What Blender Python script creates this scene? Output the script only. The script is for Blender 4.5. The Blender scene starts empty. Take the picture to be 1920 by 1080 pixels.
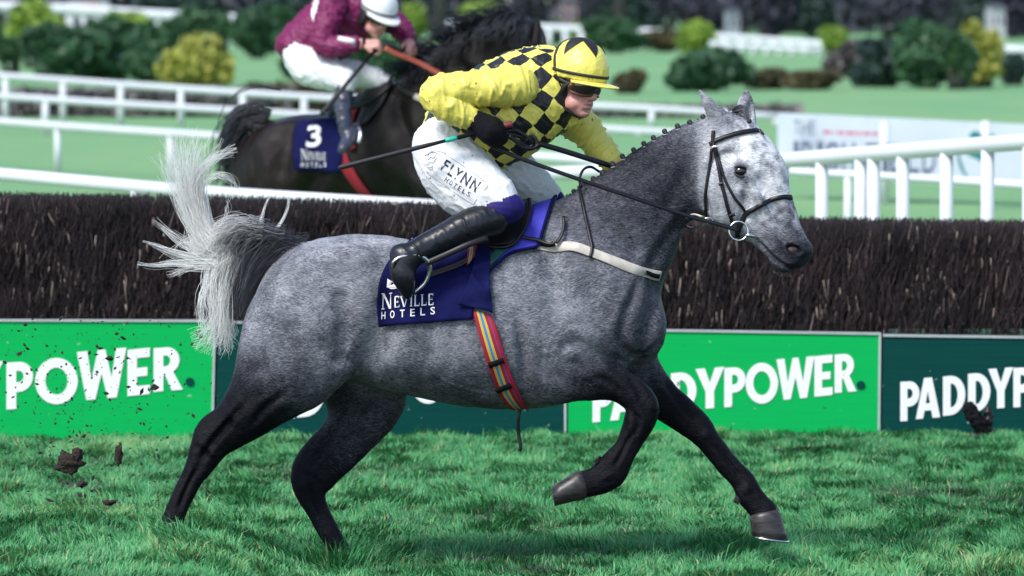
import bpy, bmesh, math, random
import numpy as np
from mathutils import Vector, Matrix
from mathutils.bvhtree import BVHTree

random.seed(7)
rng = np.random.default_rng(11)
scene = bpy.context.scene
COL = scene.collection

# ------------------------------------------------------------------ camera, sky, sun, exposure
CAM_H, CAM_Y, FPX = 2.22, -22.0, 1920 * 200 / 36.0
PITCH = math.atan(550.0 / FPX)
cam_data = bpy.data.cameras.new('camera')
cam = bpy.data.objects.new('camera', cam_data)
COL.objects.link(cam)
cam.location = (0, CAM_Y, CAM_H)
cam.rotation_euler = (math.pi / 2 - PITCH, 0, 0)
cam_data.lens = 200
cam_data.sensor_width = 36
cam_data.clip_start = 0.5
cam_data.clip_end = 3000
cam_data.dof.use_dof = True
cam_data.dof.focus_distance = 21.8
cam_data.dof.aperture_fstop = 5.0
scene.camera = cam

SUN_EL, SUN_AZ = math.radians(50), math.radians(-142)   # azimuth from +Y (away from the camera), clockwise
world = bpy.data.worlds.new('World')
scene.world = world
world.use_nodes = True
wn = world.node_tree
sky = wn.nodes.new('ShaderNodeTexSky')
sky.sky_type = 'NISHITA'
sky.sun_disc = False
sky.sun_elevation = SUN_EL
sky.sun_rotation = SUN_AZ
bg = wn.nodes['Background']
bg.inputs['Strength'].default_value = 0.085
wn.links.new(sky.outputs['Color'], bg.inputs['Color'])

sun_data = bpy.data.lights.new('sun', 'SUN')
sun_data.energy = 1.5
sun_data.angle = math.radians(18)
sun_data.color = (1.0, 0.97, 0.93)
sun = bpy.data.objects.new('sun', sun_data)
COL.objects.link(sun)
sdir = Vector((math.sin(SUN_AZ) * math.cos(SUN_EL), math.cos(SUN_AZ) * math.cos(SUN_EL), math.sin(SUN_EL)))
sun.rotation_euler = sdir.to_track_quat('Z', 'Y').to_euler()
sun.location = (-10, -10, 20)

scene.view_settings.view_transform = 'Standard'
scene.view_settings.look = 'None'
scene.view_settings.gamma = 1
scene.view_settings.exposure = 1.50
scene.view_settings.use_curve_mapping = False

# ------------------------------------------------------------------ pixel <-> world
CAMP = np.array([0, CAM_Y, CAM_H])
FWD = np.array([0, math.cos(PITCH), -math.sin(PITCH)])
UPV = np.array([0, math.sin(PITCH), math.cos(PITCH)])
RGT = np.array([1.0, 0, 0])


def ray(u, v):
    d = FWD + (u - 960) / FPX * RGT - (v - 540) / FPX * UPV
    return d / np.linalg.norm(d)


def P(u, v, Y=0.0):
    d = ray(u, v)
    return CAMP + d * ((Y - CAM_Y) / d[1])


def G(u, v):
    """point of the flat ground seen at a pixel"""
    d = ray(u, v)
    return CAMP + d * (-CAM_H / d[2])


def D2Y(v):
    return G(960, v)[1]


# ------------------------------------------------------------------ numpy value noise
def vnoise(p, seed=0):
    p = np.asarray(p, dtype=np.float64)
    i = np.floor(p).astype(np.int64)
    f = p - i
    f = f * f * (3 - 2 * f)
    out = np.zeros(len(p))
    for dx in (0, 1):
        for dy in (0, 1):
            for dz in (0, 1):
                h = ((i[:, 0] + dx) * 374761393 + (i[:, 1] + dy) * 668265263 + (i[:, 2] + dz) * 974634777 + seed * 69069) & 0xffffffff
                h = ((h ^ (h >> 13)) * 1274126177) & 0xffffffff
                h = h ^ (h >> 16)
                val = (h & 0xffff) / 32767.5 - 1
                w = (f[:, 0] if dx else 1 - f[:, 0]) * (f[:, 1] if dy else 1 - f[:, 1]) * (f[:, 2] if dz else 1 - f[:, 2])
                out += w * val
    return out


def fbm(p, seed=0, octaves=3):
    s = np.zeros(len(p)); a = 1.0
    for o in range(octaves):
        s += a * vnoise(np.asarray(p) * 2 ** o, seed + o)
        a *= .5
    return s


# ------------------------------------------------------------------ objects
def mesh_data(name, verts, faces, mat=None, smooth=True):
    me = bpy.data.meshes.new(name)
    v = np.asarray(verts, dtype=np.float32)
    if isinstance(faces, np.ndarray):
        n, k = faces.shape
        me.vertices.add(len(v)); me.vertices.foreach_set('co', v.ravel())
        me.loops.add(n * k); me.loops.foreach_set('vertex_index', faces.astype(np.int32).ravel())
        me.polygons.add(n)
        me.polygons.foreach_set('loop_start', np.arange(0, n * k, k, dtype=np.int32))
        me.polygons.foreach_set('loop_total', np.full(n, k, dtype=np.int32))
        me.update(calc_edges=True)
    else:
        me.from_pydata([tuple(map(float, q)) for q in v], [], [tuple(int(i) for i in f) for f in faces])
        me.update()
    if smooth:
        me.polygons.foreach_set('use_smooth', np.ones(len(me.polygons), dtype=bool))
    if mat:
        me.materials.append(mat)
    return me


def put(name, me, parent=None):
    o = bpy.data.objects.new(name, me)
    COL.objects.link(o)
    if parent is not None:
        o.parent = parent
        if parent.parent is None:      # a part of a thing; parts themselves stand at the world origin, so sub-parts need no shift
            o.matrix_parent_inverse = Matrix.Translation(-parent.location)
    return o


def obj(name, verts, faces, mat, parent=None, smooth=True):
    return put(name, mesh_data(name, verts, faces, mat, smooth), parent)


def tag(o, label=None, cat=None, group=None, kind=None):
    if label: o['label'] = label
    if cat: o['category'] = cat
    if group: o['group'] = group
    if kind: o['kind'] = kind
    return o


def thing(name, loc, label, cat, group=None):
    o = bpy.data.objects.new(name, None)
    o.empty_display_size = .1
    COL.objects.link(o)
    o.location = Vector([float(c) for c in loc])
    return tag(o, label, cat, group)


def setattr_f(me, name, vals):
    a = me.attributes.new(name, 'FLOAT', 'POINT')
    a.data.foreach_set('value', np.asarray(vals, dtype=np.float32))


def setattr_v(me, name, vals):
    a = me.attributes.new(name, 'FLOAT_VECTOR', 'POINT')
    a.data.foreach_set('vector', np.asarray(vals, dtype=np.float32).ravel())


class MB:
    """collects simple shapes into one mesh"""
    def __init__(s): s.v = []; s.f = []; s.n = 0

    def add(s, verts, faces):
        verts = [tuple(map(float, q)) for q in verts]
        s.v += verts
        s.f += [tuple(int(i) + s.n for i in f) for f in faces]
        s.n += len(verts)
        return s

    def box(s, c, size, R=None):
        c = np.array(c); h = np.array(size) / 2
        q = np.array([[x, y, z] for x in (-1, 1) for y in (-1, 1) for z in (-1, 1)]) * h
        if R is not None: q = q @ np.array(R).T
        return s.add(q + c, [(0, 1, 3, 2), (4, 6, 7, 5), (0, 4, 5, 1), (2, 3, 7, 6), (0, 2, 6, 4), (1, 5, 7, 3)])

    def tube(s, pts, rad, seg=8, cap=True):
        pts = np.array(pts, dtype=float)
        n = len(pts)
        rad = np.full(n, rad) if np.isscalar(rad) else np.array(rad)
        T = np.gradient(pts, axis=0)
        T /= np.linalg.norm(T, axis=1)[:, None] + 1e-12
        ref = np.array([0, 0, 1.0]) if abs(T[0][2]) < .9 else np.array([0, 1.0, 0])
        a = np.cross(T[0], ref); a /= np.linalg.norm(a)
        rings = []
        for i in range(n):
            a = a - T[i] * (a @ T[i]); a /= np.linalg.norm(a) + 1e-12
            b = np.cross(T[i], a)
            for k in range(seg):
                th = 2 * math.pi * k / seg
                rings.append(pts[i] + rad[i] * (a * math.cos(th) + b * math.sin(th)))
        f = []
        for i in range(n - 1):
            for k in range(seg):
                k2 = (k + 1) % seg
                f.append((i * seg + k, i * seg + k2, (i + 1) * seg + k2, (i + 1) * seg + k))
        if cap:
            f.append(tuple(range(seg))[::-1]); f.append(tuple((n - 1) * seg + k for k in range(seg)))
        return s.add(rings, f)

    def ball(s, c, r, R=None, nu=12, nv=8):
        c = np.array(c); r = np.array([r] * 3 if np.isscalar(r) else r)
        v = [(0, 0, 1)]
        for j in range(1, nv):
            th = math.pi * j / nv
            for i in range(nu):
                ph = 2 * math.pi * i / nu
                v.append((math.sin(th) * math.cos(ph), math.sin(th) * math.sin(ph), math.cos(th)))
        v.append((0, 0, -1))
        v = np.array(v) * r
        if R is not None: v = v @ np.array(R).T
        f = [(0, 1 + i, 1 + (i + 1) % nu) for i in range(nu)]
        for j in range(nv - 2):
            for i in range(nu):
                a = 1 + j * nu; b = a + nu
                f.append((a + i, b + i, b + (i + 1) % nu, a + (i + 1) % nu))
        last = 1 + (nv - 1) * nu; a = last - nu
        f += [(last, a + (i + 1) % nu, a + i) for i in range(nu)]
        return s.add(v + c, f)

    def strap(s, pts, nrm, width, thick):
        """flat band along pts lying against a surface with normals nrm"""
        pts = np.array(pts, float); nrm = np.array(nrm, float)
        n = len(pts)
        width = np.full(n, width) if np.isscalar(width) else np.array(width)
        T = np.gradient(pts, axis=0); T /= np.linalg.norm(T, axis=1)[:, None] + 1e-12
        W = np.cross(T, nrm); W /= np.linalg.norm(W, axis=1)[:, None] + 1e-12
        v = []
        for i in range(n):
            a = W[i] * width[i] / 2; b = nrm[i] * thick
            v += [pts[i] - a, pts[i] - a * .9 + b, pts[i] + a * .9 + b, pts[i] + a]
        f = []
        for i in range(n - 1):
            for k in range(4):
                k2 = (k + 1) % 4
                f.append((i * 4 + k, i * 4 + k2, i * 4 + 4 + k2, i * 4 + 4 + k))
        f.append((3, 2, 1, 0)); e = (n - 1) * 4; f.append((e, e + 1, e + 2, e + 3))
        return s.add(v, f)

    def build(s, name, mat, parent=None, smooth=True):
        return obj(name, s.v, s.f, mat, parent, smooth)


def catmull(pts, sub):
    pts = np.array(pts, float)
    if len(pts) < 3 or sub <= 1:
        if sub <= 1: return pts
        t = np.linspace(0, 1, sub + 1)[:, None]
        return np.concatenate([pts[i] + (pts[i + 1] - pts[i]) * t[(0 if i == 0 else 1):] for i in range(len(pts) - 1)])
    q = np.vstack([2 * pts[0] - pts[1], pts, 2 * pts[-1] - pts[-2]])
    out = []
    for i in range(1, len(q) - 2):
        for k in range(sub):
            t = k / sub
            p0, p1, p2, p3 = q[i - 1], q[i], q[i + 1], q[i + 2]
            out.append(.5 * (2 * p1 + (p2 - p0) * t + (2 * p0 - 5 * p1 + 4 * p2 - p3) * t * t + (3 * p1 - p0 - 3 * p2 + p3) * t ** 3))
    out.append(pts[-1])
    return np.array(out)


# ------------------------------------------------------------------ implicit bodies: smooth union of swept sections, meshed by surface nets
def N(u1, v1, u2, v2, Y, ry, tone=.5):
    """section of a limb or trunk from its two outline points in the picture plane at depth Y"""
    a, b = P(u1, v1, Y), P(u2, v2, Y)
    c = (a + b) / 2
    return [c[0], Y, c[2], np.linalg.norm(a - b) / 2, ry, tone]


def C(u, v, Y, rpx, tone=.5):
    """round section: centre pixel, depth, radius in reference pixels (490 to the metre)"""
    c = P(u, v, Y)
    r = rpx * (Y - CAM_Y) / FPX
    return [c[0], Y, c[2], r, r, tone]


class Field:
    def __init__(s, lo, hi, h):
        s.lo = np.array(lo, float); s.h = h
        s.n = np.ceil((np.array(hi) - s.lo) / h).astype(int) + 1
        s.f = np.full(tuple(s.n), .3, np.float32)
        s.tones = []

    def sl(s, lo, hi):
        a = np.clip(np.floor((np.array(lo) - s.lo) / s.h).astype(int), 0, s.n - 1)
        b = np.clip(np.ceil((np.array(hi) - s.lo) / s.h).astype(int) + 1, 1, s.n)
        return a, np.maximum(b, a + 1)

    def ax(s, a, b):
        x = (np.arange(a[0], b[0]) * s.h + s.lo[0]).astype(np.float32)[:, None, None]
        y = (np.arange(a[1], b[1]) * s.h + s.lo[1]).astype(np.float32)[None, :, None]
        z = (np.arange(a[2], b[2]) * s.h + s.lo[2]).astype(np.float32)[None, None, :]
        return x, y, z

    def merge(s, a, b, g, k, op):
        v = s.f[a[0]:b[0], a[1]:b[1], a[2]:b[2]]
        if op > 0:
            hh = np.maximum(k - np.abs(v - g), 0) / k
            v[...] = np.minimum(v, g) - hh * hh * k * .25
        else:
            g = -g
            hh = np.maximum(k - np.abs(v - g), 0) / k
            v[...] = np.maximum(v, g) + hh * hh * k * .25

    def sweep(s, nodes, k=.04, planar=True, op=1, sub=3):
        q = catmull(nodes, sub)
        q[:, 3:5] = np.maximum(q[:, 3:5], .002)
        if op > 0:
            s.tones += [tuple(r) for r in q]
        R = np.maximum(q[:, 3], q[:, 4])
        pad = k + 2 * s.h
        A, B = s.sl((q[:, :3] - R[:, None]).min(0) - pad, (q[:, :3] + R[:, None]).max(0) + pad)
        g = np.full(tuple(B - A), .3, np.float32)
        for i in range(len(q) - 1):
            p0, p1 = q[i], q[i + 1]
            r = max(R[i], R[i + 1]) + pad
            a, b = s.sl(np.minimum(p0[:3], p1[:3]) - r, np.maximum(p0[:3], p1[:3]) + r)
            a = np.maximum(a, A); b = np.minimum(b, B)
            if (b <= a).any(): continue
            x, y, z = s.ax(a, b)
            d = p1 - p0
            if planar:
                L = d[0] ** 2 + d[2] ** 2 + 1e-12
                t = np.clip(((x - p0[0]) * d[0] + (z - p0[2]) * d[2]) / L, 0, 1)
                dp = (x - p0[0] - t * d[0]) ** 2 + (z - p0[2] - t * d[2]) ** 2
                yy = (y - p0[1] - t * d[1]) ** 2
                r2 = (p0[3] + t * d[3]) ** 2; y2 = (p0[4] + t * d[4]) ** 2
                k0 = np.sqrt(dp / r2 + yy / y2)
                k1 = np.sqrt(dp / (r2 * r2) + yy / (y2 * y2))
                dist = (k0 - 1) * (k0 + 1e-6) / (k1 + 1e-6)
            else:
                L = (d[:3] ** 2).sum() + 1e-12
                t = np.clip(((x - p0[0]) * d[0] + (y - p0[1]) * d[1] + (z - p0[2]) * d[2]) / L, 0, 1)
                dist = np.sqrt((x - p0[0] - t * d[0]) ** 2 + (y - p0[1] - t * d[1]) ** 2 + (z - p0[2] - t * d[2]) ** 2) - (p0[3] + t * d[3])
            o = a - A; e = b - A
            w = g[o[0]:e[0], o[1]:e[1], o[2]:e[2]]
            np.minimum(w, dist, out=w)
        s.merge(A, B, g, k, op)
        return s

    def ell(s, c, r, R=None, k=.03, op=1):
        c = np.array(c, float); r = np.array([r] * 3 if np.isscalar(r) else r, float)
        pad = r.max() + k + 2 * s.h
        a, b = s.sl(c - pad, c + pad)
        x, y, z = s.ax(a, b)
        x = x - c[0]; y = y - c[1]; z = z - c[2]
        if R is None:
            X, Y, Z = x, y, z
        else:
            R = np.array(R)      # columns = local axes
            X = x * R[0, 0] + y * R[1, 0] + z * R[2, 0]
            Y = x * R[0, 1] + y * R[1, 1] + z * R[2, 1]
            Z = x * R[0, 2] + y * R[1, 2] + z * R[2, 2]
        k0 = np.sqrt((X / r[0]) ** 2 + (Y / r[1]) ** 2 + (Z / r[2]) ** 2)
        k1 = np.sqrt((X / r[0] ** 2) ** 2 + (Y / r[1] ** 2) ** 2 + (Z / r[2] ** 2) ** 2)
        s.merge(a, b, ((k0 - 1) * (k0 + 1e-6) / (k1 + 1e-6)).astype(np.float32), k, op)
        return s

    def mesh(s, smooth=2):
        f = s.f
        nx, ny, nz = f.shape
        ins = f < 0
        cid = -np.ones((nx, ny, nz), np.int64)
        sumv = {}
        acc_idx, acc_pos = [], []
        quads = []
        strides = np.array([ny * nz, nz, 1])
        for ax in range(3):
            s0 = [slice(None)] * 3; s1 = [slice(None)] * 3
            s0[ax] = slice(0, -1); s1[ax] = slice(1, None)
            cr = ins[tuple(s0)] != ins[tuple(s1)]
            I = np.argwhere(cr)
            if not len(I): continue
            J = I.copy(); J[:, ax] += 1
            f0 = f[tuple(I.T)]; f1 = f[tuple(J.T)]
            t = f0 / (f0 - f1)
            pos = I.astype(float); pos[:, ax] += t
            o1, o2 = [(1, 2), (2, 0), (0, 1)][ax]
            lin = I @ strides
            ok = (I[:, o1] > 0) & (I[:, o2] > 0)
            c = [lin, lin - strides[o1], lin - strides[o1] - strides[o2], lin - strides[o2]]
            flip = f0 > 0
            q = np.stack(c, 1)
            q[flip] = q[flip][:, ::-1]
            q = q[ok]
            quads.append(q)
            for cc in c:
                acc_idx.append(cc[ok]); acc_pos.append(pos[ok])
        idx = np.concatenate(acc_idx); pos = np.concatenate(acc_pos)
        uq, inv = np.unique(idx, return_inverse=True)
        cnt = np.bincount(inv)
        V = np.stack([np.bincount(inv, weights=pos[:, k]) / cnt for k in range(3)], 1)
        Q = np.searchsorted(uq, np.concatenate(quads))
        V = V * s.h + s.lo
        c0 = V.mean(0)
        vol = np.einsum('ij,ij->i', V[Q[:, 0]] - c0, np.cross(V[Q[:, 1]] - c0, V[Q[:, 2]] - c0)).sum() + np.einsum('ij,ij->i', V[Q[:, 0]] - c0, np.cross(V[Q[:, 2]] - c0, V[Q[:, 3]] - c0)).sum()
        if vol < 0: Q = Q[:, ::-1].copy()
        e = np.concatenate([Q[:, [0, 1]], Q[:, [1, 2]], Q[:, [2, 3]], Q[:, [3, 0]]])
        for _ in range(smooth):
            deg = np.bincount(e[:, 0], minlength=len(V)) + np.bincount(e[:, 1], minlength=len(V))
            S = np.stack([np.bincount(e[:, 0], weights=V[e[:, 1], k], minlength=len(V)) + np.bincount(e[:, 1], weights=V[e[:, 0], k], minlength=len(V)) for k in range(3)], 1)
            V = .5 * V + .5 * S / np.maximum(deg, 1)[:, None]
        return V, Q

    def tone(s, V, power=11):
        T = np.array(s.tones)
        out = np.zeros(len(V))
        for i in range(0, len(V), 20000):
            v = V[i:i + 20000]
            d = np.sqrt(((v[:, None, 0] - T[None, :, 0]) / T[:, 3]) ** 2 + ((v[:, None, 1] - T[None, :, 1]) / T[:, 4]) ** 2 + ((v[:, None, 2] - T[None, :, 2]) / T[:, 3]) ** 2) + .05
            w = d ** -power
            out[i:i + 20000] = (w * T[None, :, 5]).sum(1) / w.sum(1)
        return out


def vnormals(V, Q):
    a = V[Q[:, 2]] - V[Q[:, 0]]; b = V[Q[:, 3]] - V[Q[:, 1]]
    n = np.cross(a, b)
    out = np.zeros_like(V)
    for k in range(4):
        for c in range(3):
            out[:, c] += np.bincount(Q[:, k], weights=n[:, c], minlength=len(V))
    return out / (np.linalg.norm(out, axis=1)[:, None] + 1e-12)


def crease(V, n, px, width, depth, side=0, both=True, Y=-.1):
    """press a groove (or raise a ridge, depth < 0) into a body along a line given in reference pixels"""
    q = catmull(np.array(px, float), 5)
    A = np.array([P(u, v, Y)[[0, 2]] for u, v in q])
    width = width * (Y - CAM_Y) / 21.9
    p = V[:, [0, 2]]
    lo, hi = A.min(0) - width * 3 / 490, A.max(0) + width * 3 / 490
    m = ((p >= lo) & (p <= hi)).all(1)
    if side: m &= (V[:, 1] * side > 0)
    if not both: m &= V[:, 1] < 0
    idx = np.where(m)[0]
    if not len(idx): return V
    pp = p[idx]; best = np.full(len(idx), 1e9); tb = np.zeros(len(idx))
    for i in range(len(A) - 1):
        d = A[i + 1] - A[i]; t = np.clip(((pp - A[i]) @ d) / (d @ d + 1e-12), 0, 1)
        e = np.linalg.norm(pp - A[i] - t[:, None] * d, axis=1)
        k = e < best; best[k] = e[k]; tb[k] = (i + t[k]) / (len(A) - 1)
    fade = np.clip(np.minimum(tb, 1 - tb) * 6, 0.15, 1)
    w = width / 490
    g = np.exp(-(best / w) ** 2) - .35 * np.exp(-((best - 2 * w) / w) ** 2)
    V = V.copy()
    V[idx] -= n[idx] * (depth * fade * g * np.clip(np.abs(n[idx, 1]) * 2, 0, 1))[:, None]
    return V


def bvh(*parts):
    vs, fs, n = [], [], 0
    for V, Q in parts:
        vs += [Vector(p) for p in V]
        fs += [tuple(int(i) + n for i in q) for q in Q]
        n += len(V)
    return BVHTree.FromPolygons(vs, fs)


def hit(tree, u, v, Y=0.0, off=0.0):
    """where the sight line of a pixel meets a body; falls back on the nearest point of the body"""
    d = Vector(ray(u, v))
    loc, nrm, i, dist = tree.ray_cast(Vector(CAMP), d)
    if loc is None:
        loc, nrm, i, dist = tree.find_nearest(Vector(P(u, v, Y)))
    if nrm.dot(d) > 0: nrm = -nrm
    return np.array(loc + nrm * off), np.array(nrm)


def drape_path(tree, px, off=.002, sub=6, Y=0.0, sm=3):
    q = catmull(np.array(px, float), sub)
    pts, nr = [], []
    for u, v in q[:, :2]:
        p, n = hit(tree, u, v, Y, off)
        pts.append(p); nr.append(n)
    pts = np.array(pts); nr = np.array(nr)
    for _ in range(sm):
        pts[1:-1] = .5 * pts[1:-1] + .25 * (pts[:-2] + pts[2:])
        nr[1:-1] = .5 * nr[1:-1] + .25 * (nr[:-2] + nr[2:])
    nr /= np.linalg.norm(nr, axis=1)[:, None]
    return pts, nr


def drape_patch(tree, e0, e1, off, nu=40, nv=24, wr=0.0, seed=0, Y=0.0, sm=3, mids=None):
    """cloth between two pixel polylines laid on a body"""
    def res(e):
        q = catmull(np.array(e, float), 8)
        L = np.concatenate([[0], np.cumsum(np.linalg.norm(np.diff(q, axis=0), axis=1))])
        t = np.linspace(0, L[-1], nu + 1)
        return np.stack([np.interp(t, L, q[:, k]) for k in range(2)], 1)
    rows = [res(e0)] + ([res(m) for m in mids] if mids else []) + [res(e1)]
    rows = np.array(rows)
    g = []
    for j in range(nv + 1):
        t = j / nv * (len(rows) - 1)
        i = min(int(t), len(rows) - 2)
        g.append(rows[i] + (rows[i + 1] - rows[i]) * (t - i))
    g = np.array(g)
    V = np.zeros((nv + 1, nu + 1, 3)); NN = np.zeros_like(V)
    for j in range(nv + 1):
        for i in range(nu + 1):
            V[j, i], NN[j, i] = hit(tree, g[j, i, 0], g[j, i, 1], Y, 0)
    for _ in range(sm):
        for A in (V, NN):
            A[1:-1] = .5 * A[1:-1] + .25 * (A[:-2] + A[2:])
            A[:, 1:-1] = .5 * A[:, 1:-1] + .25 * (A[:, :-2] + A[:, 2:])
    NN /= np.linalg.norm(NN, axis=2)[:, :, None]
    V = V.reshape(-1, 3); NN = NN.reshape(-1, 3)
    h = np.full(len(V), off)
    if wr:
        h = h + wr * (1 + fbm(V * np.array([9, 9, 22]) @ np.array([[.8, 0, .5], [0, 1, 0], [-.5, 0, .8]]), seed))
        q = V * 7 @ np.array([[.7, 0, .7], [0, 1, 0], [-.25, 0, .25]])
        h = h + wr * 1.6 * np.exp(-(fbm(q, seed + 50, 2) / .13) ** 2)
    V = V + NN * h[:, None]
    w = nu + 1
    F = np.array([(j * w + i, j * w + i + 1, (j + 1) * w + i + 1, (j + 1) * w + i) for j in range(nv) for i in range(nu)])
    return V, F


def solid(o, t, off=0):
    m = o.modifiers.new('thickness', 'SOLIDIFY'); m.thickness = t; m.offset = off
    return o


# ------------------------------------------------------------------ lettering
def curve_mesh(contours):
    cu = bpy.data.curves.new('c', 'CURVE'); cu.dimensions = '2D'; cu.fill_mode = 'BOTH'
    for c in contours:
        sp = cu.splines.new('POLY'); sp.points.add(len(c) - 1)
        for p, q in zip(sp.points, c): p.co = (q[0], q[1], 0, 1)
        sp.use_cyclic_u = True
    return _flat(cu)


def text_mesh(txt, bold=0.0, spacing=1.0):
    cu = bpy.data.curves.new('t', 'FONT'); cu.body = txt; cu.size = 1; cu.offset = bold
    cu.space_character = spacing; cu.resolution_u = 4
    return _flat(cu)


def _flat(cu):
    o = bpy.data.objects.new('tmp', cu); COL.objects.link(o)
    dg = bpy.context.evaluated_depsgraph_get()
    me = bpy.data.meshes.new_from_object(o.evaluated_get(dg))
    v = np.array([p.co[:2] for p in me.vertices]); f = [tuple(p.vertices) for p in me.polygons]
    bpy.data.objects.remove(o); bpy.data.curves.remove(cu); bpy.data.meshes.remove(me)
    return v, f


def arc(cx, cy, rx, ry, a0, a1, n=14):
    return [(cx + rx * math.cos(math.radians(a0 + (a1 - a0) * i / n)), cy + ry * math.sin(math.radians(a0 + (a1 - a0) * i / n))) for i in range(n + 1)]


GLYPH = {
    'P': [[(0, 0), (.23, 0), (.23, .36)] + arc(.30, .68, .32, .32, -90, 90) + [(0, 1)], [(.23, .57)] + arc(.29, .69, .11, .12, -90, 90) + [(.23, .81)]],
    'A': [[(0, 0), (.23, 0), (.275, .19), (.485, .19), (.53, 0), (.77, 0), (.51, 1), (.26, 1)], [(.315, .37), (.445, .37), (.38, .67)]],
    'D': [[(0, 0)] + arc(.22, .5, .45, .5, -90, 90) + [(0, 1)], [(.23, .2)] + arc(.25, .5, .19, .3, -90, 90) + [(.23, .8)]],
    'Y': [[(.27, 0), (.50, 0), (.50, .42), (.77, 1), (.52, 1), (.385, .64), (.25, 1), (0, 1), (.27, .42)]],
    'O': [arc(.48, .5, .48, .5, 0, 352, 40), arc(.48, .5, .25, .29, 0, 352, 32)],
    'W': [[(.21, 0), (.41, 0), (.545, .52), (.68, 0), (.88, 0), (1.09, 1), (.86, 1), (.765, .42), (.63, 1), (.46, 1), (.325, .42), (.23, 1), (0, 1)]],
    'E': [[(0, 0), (.54, 0), (.54, .2), (.23, .2), (.23, .4), (.48, .4), (.48, .59), (.23, .59), (.23, .8), (.54, .8), (.54, 1), (0, 1)]],
    'R': [[(0, 0), (.23, 0), (.23, .36), (.27, .36), (.43, 0), (.69, 0), (.47, .41)] + arc(.30, .69, .31, .31, -58, 90) + [(0, 1)], [(.23, .57)] + arc(.29, .69, .10, .12, -90, 90) + [(.23, .81)]],
}
_gl = {}


def glyph(ch):
    if ch not in _gl: _gl[ch] = curve_mesh(GLYPH[ch])
    return _gl[ch]

# ------------------------------------------------------------------ materials
def sr(r, g, b):
    def f(c):
        c /= 255.0
        return c / 12.92 if c <= .04045 else ((c + .055) / 1.055) ** 2.4
    return (f(r), f(g), f(b))


class NT:
    def __init__(s, name):
        s.m = bpy.data.materials.new(name); s.m.use_nodes = True
        s.t = s.m.node_tree; s.b = s.t.nodes['Principled BSDF']

    def n(s, kind, **kw):
        nd = s.t.nodes.new('ShaderNode' + kind)
        for k, v in kw.items(): setattr(nd, k, v)
        return nd

    def l(s, a, b): s.t.links.new(a, b)

    def noise(s, vec, scale, detail=3, rough=.55):
        nd = s.n('TexNoise'); nd.inputs['Scale'].default_value = scale
        nd.inputs['Detail'].default_value = detail; nd.inputs['Roughness'].default_value = rough
        s.l(vec, nd.inputs['Vector'])
        return nd.outputs['Fac']

    def ramp(s, fac, stops):
        nd = s.n('ValToRGB'); el = nd.color_ramp.elements
        while len(el) < len(stops): el.new(.5)
        for e, (p, c) in zip(el, stops):
            e.position = p; e.color = (*c, 1) if len(c) == 3 else c
        s.l(fac, nd.inputs['Fac'])
        return nd.outputs['Color']

    def mix(s, fac, a, b, blend='MIX'):
        nd = s.n('Mix', data_type='RGBA', blend_type=blend)
        for sock, v in ((nd.inputs[0], fac), (nd.inputs[6], a), (nd.inputs[7], b)):
            if isinstance(v, (int, float)): sock.default_value = v
            elif isinstance(v, tuple): sock.default_value = (*v, 1) if len(v) == 3 else v
            else: s.l(v, sock)
        return nd.outputs[2]

    def math(s, op, a, b=0.0):
        nd = s.n('Math', operation=op)
        for i, v in enumerate((a, b)):
            if isinstance(v, (int, float)): nd.inputs[i].default_value = v
            else: s.l(v, nd.inputs[i])
        return nd.outputs[0]

    def mapped(s, vec, scale=(1, 1, 1), rot=(0, 0, 0)):
        nd = s.n('Mapping'); nd.inputs['Scale'].default_value = scale; nd.inputs['Rotation'].default_value = rot
        s.l(vec, nd.inputs['Vector'])
        return nd.outputs['Vector']

    def bump(s, h, strength, dist):
        nd = s.n('Bump'); nd.inputs['Strength'].default_value = strength; nd.inputs['Distance'].default_value = dist
        s.l(h, nd.inputs['Height'])
        s.l(nd.outputs['Normal'], s.b.inputs['Normal'])

    def pos(s): return s.n('NewGeometry').outputs['Position']

    def attr(s, name, out='Fac'):
        nd = s.n('Attribute'); nd.attribute_name = name
        return nd.outputs[out]


def M(name, color, rough=.6, color2=None, scale=8, bump=None, spec=.5, metal=0, stretch=(1, 1, 1), sheen=0, coat=0):
    t = NT(name)
    t.b.inputs['Roughness'].default_value = rough
    t.b.inputs['Specular IOR Level'].default_value = spec
    t.b.inputs['Metallic'].default_value = metal
    if sheen:
        t.b.inputs['Sheen Weight'].default_value = sheen; t.b.inputs['Sheen Roughness'].default_value = .4
    if coat:
        t.b.inputs['Coat Weight'].default_value = coat; t.b.inputs['Coat Roughness'].default_value = .15
    p = t.mapped(t.pos(), stretch)
    c2 = color2 or tuple(c * .75 for c in color)
    fac = t.ramp(t.noise(p, scale, 4), [(.35, (0, 0, 0)), (.65, (1, 1, 1))])
    t.l(t.mix(fac, color, c2), t.b.inputs['Base Color'])
    if bump: t.bump(t.noise(p, bump[0], 3), bump[1], bump[2])
    return t.m


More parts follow.
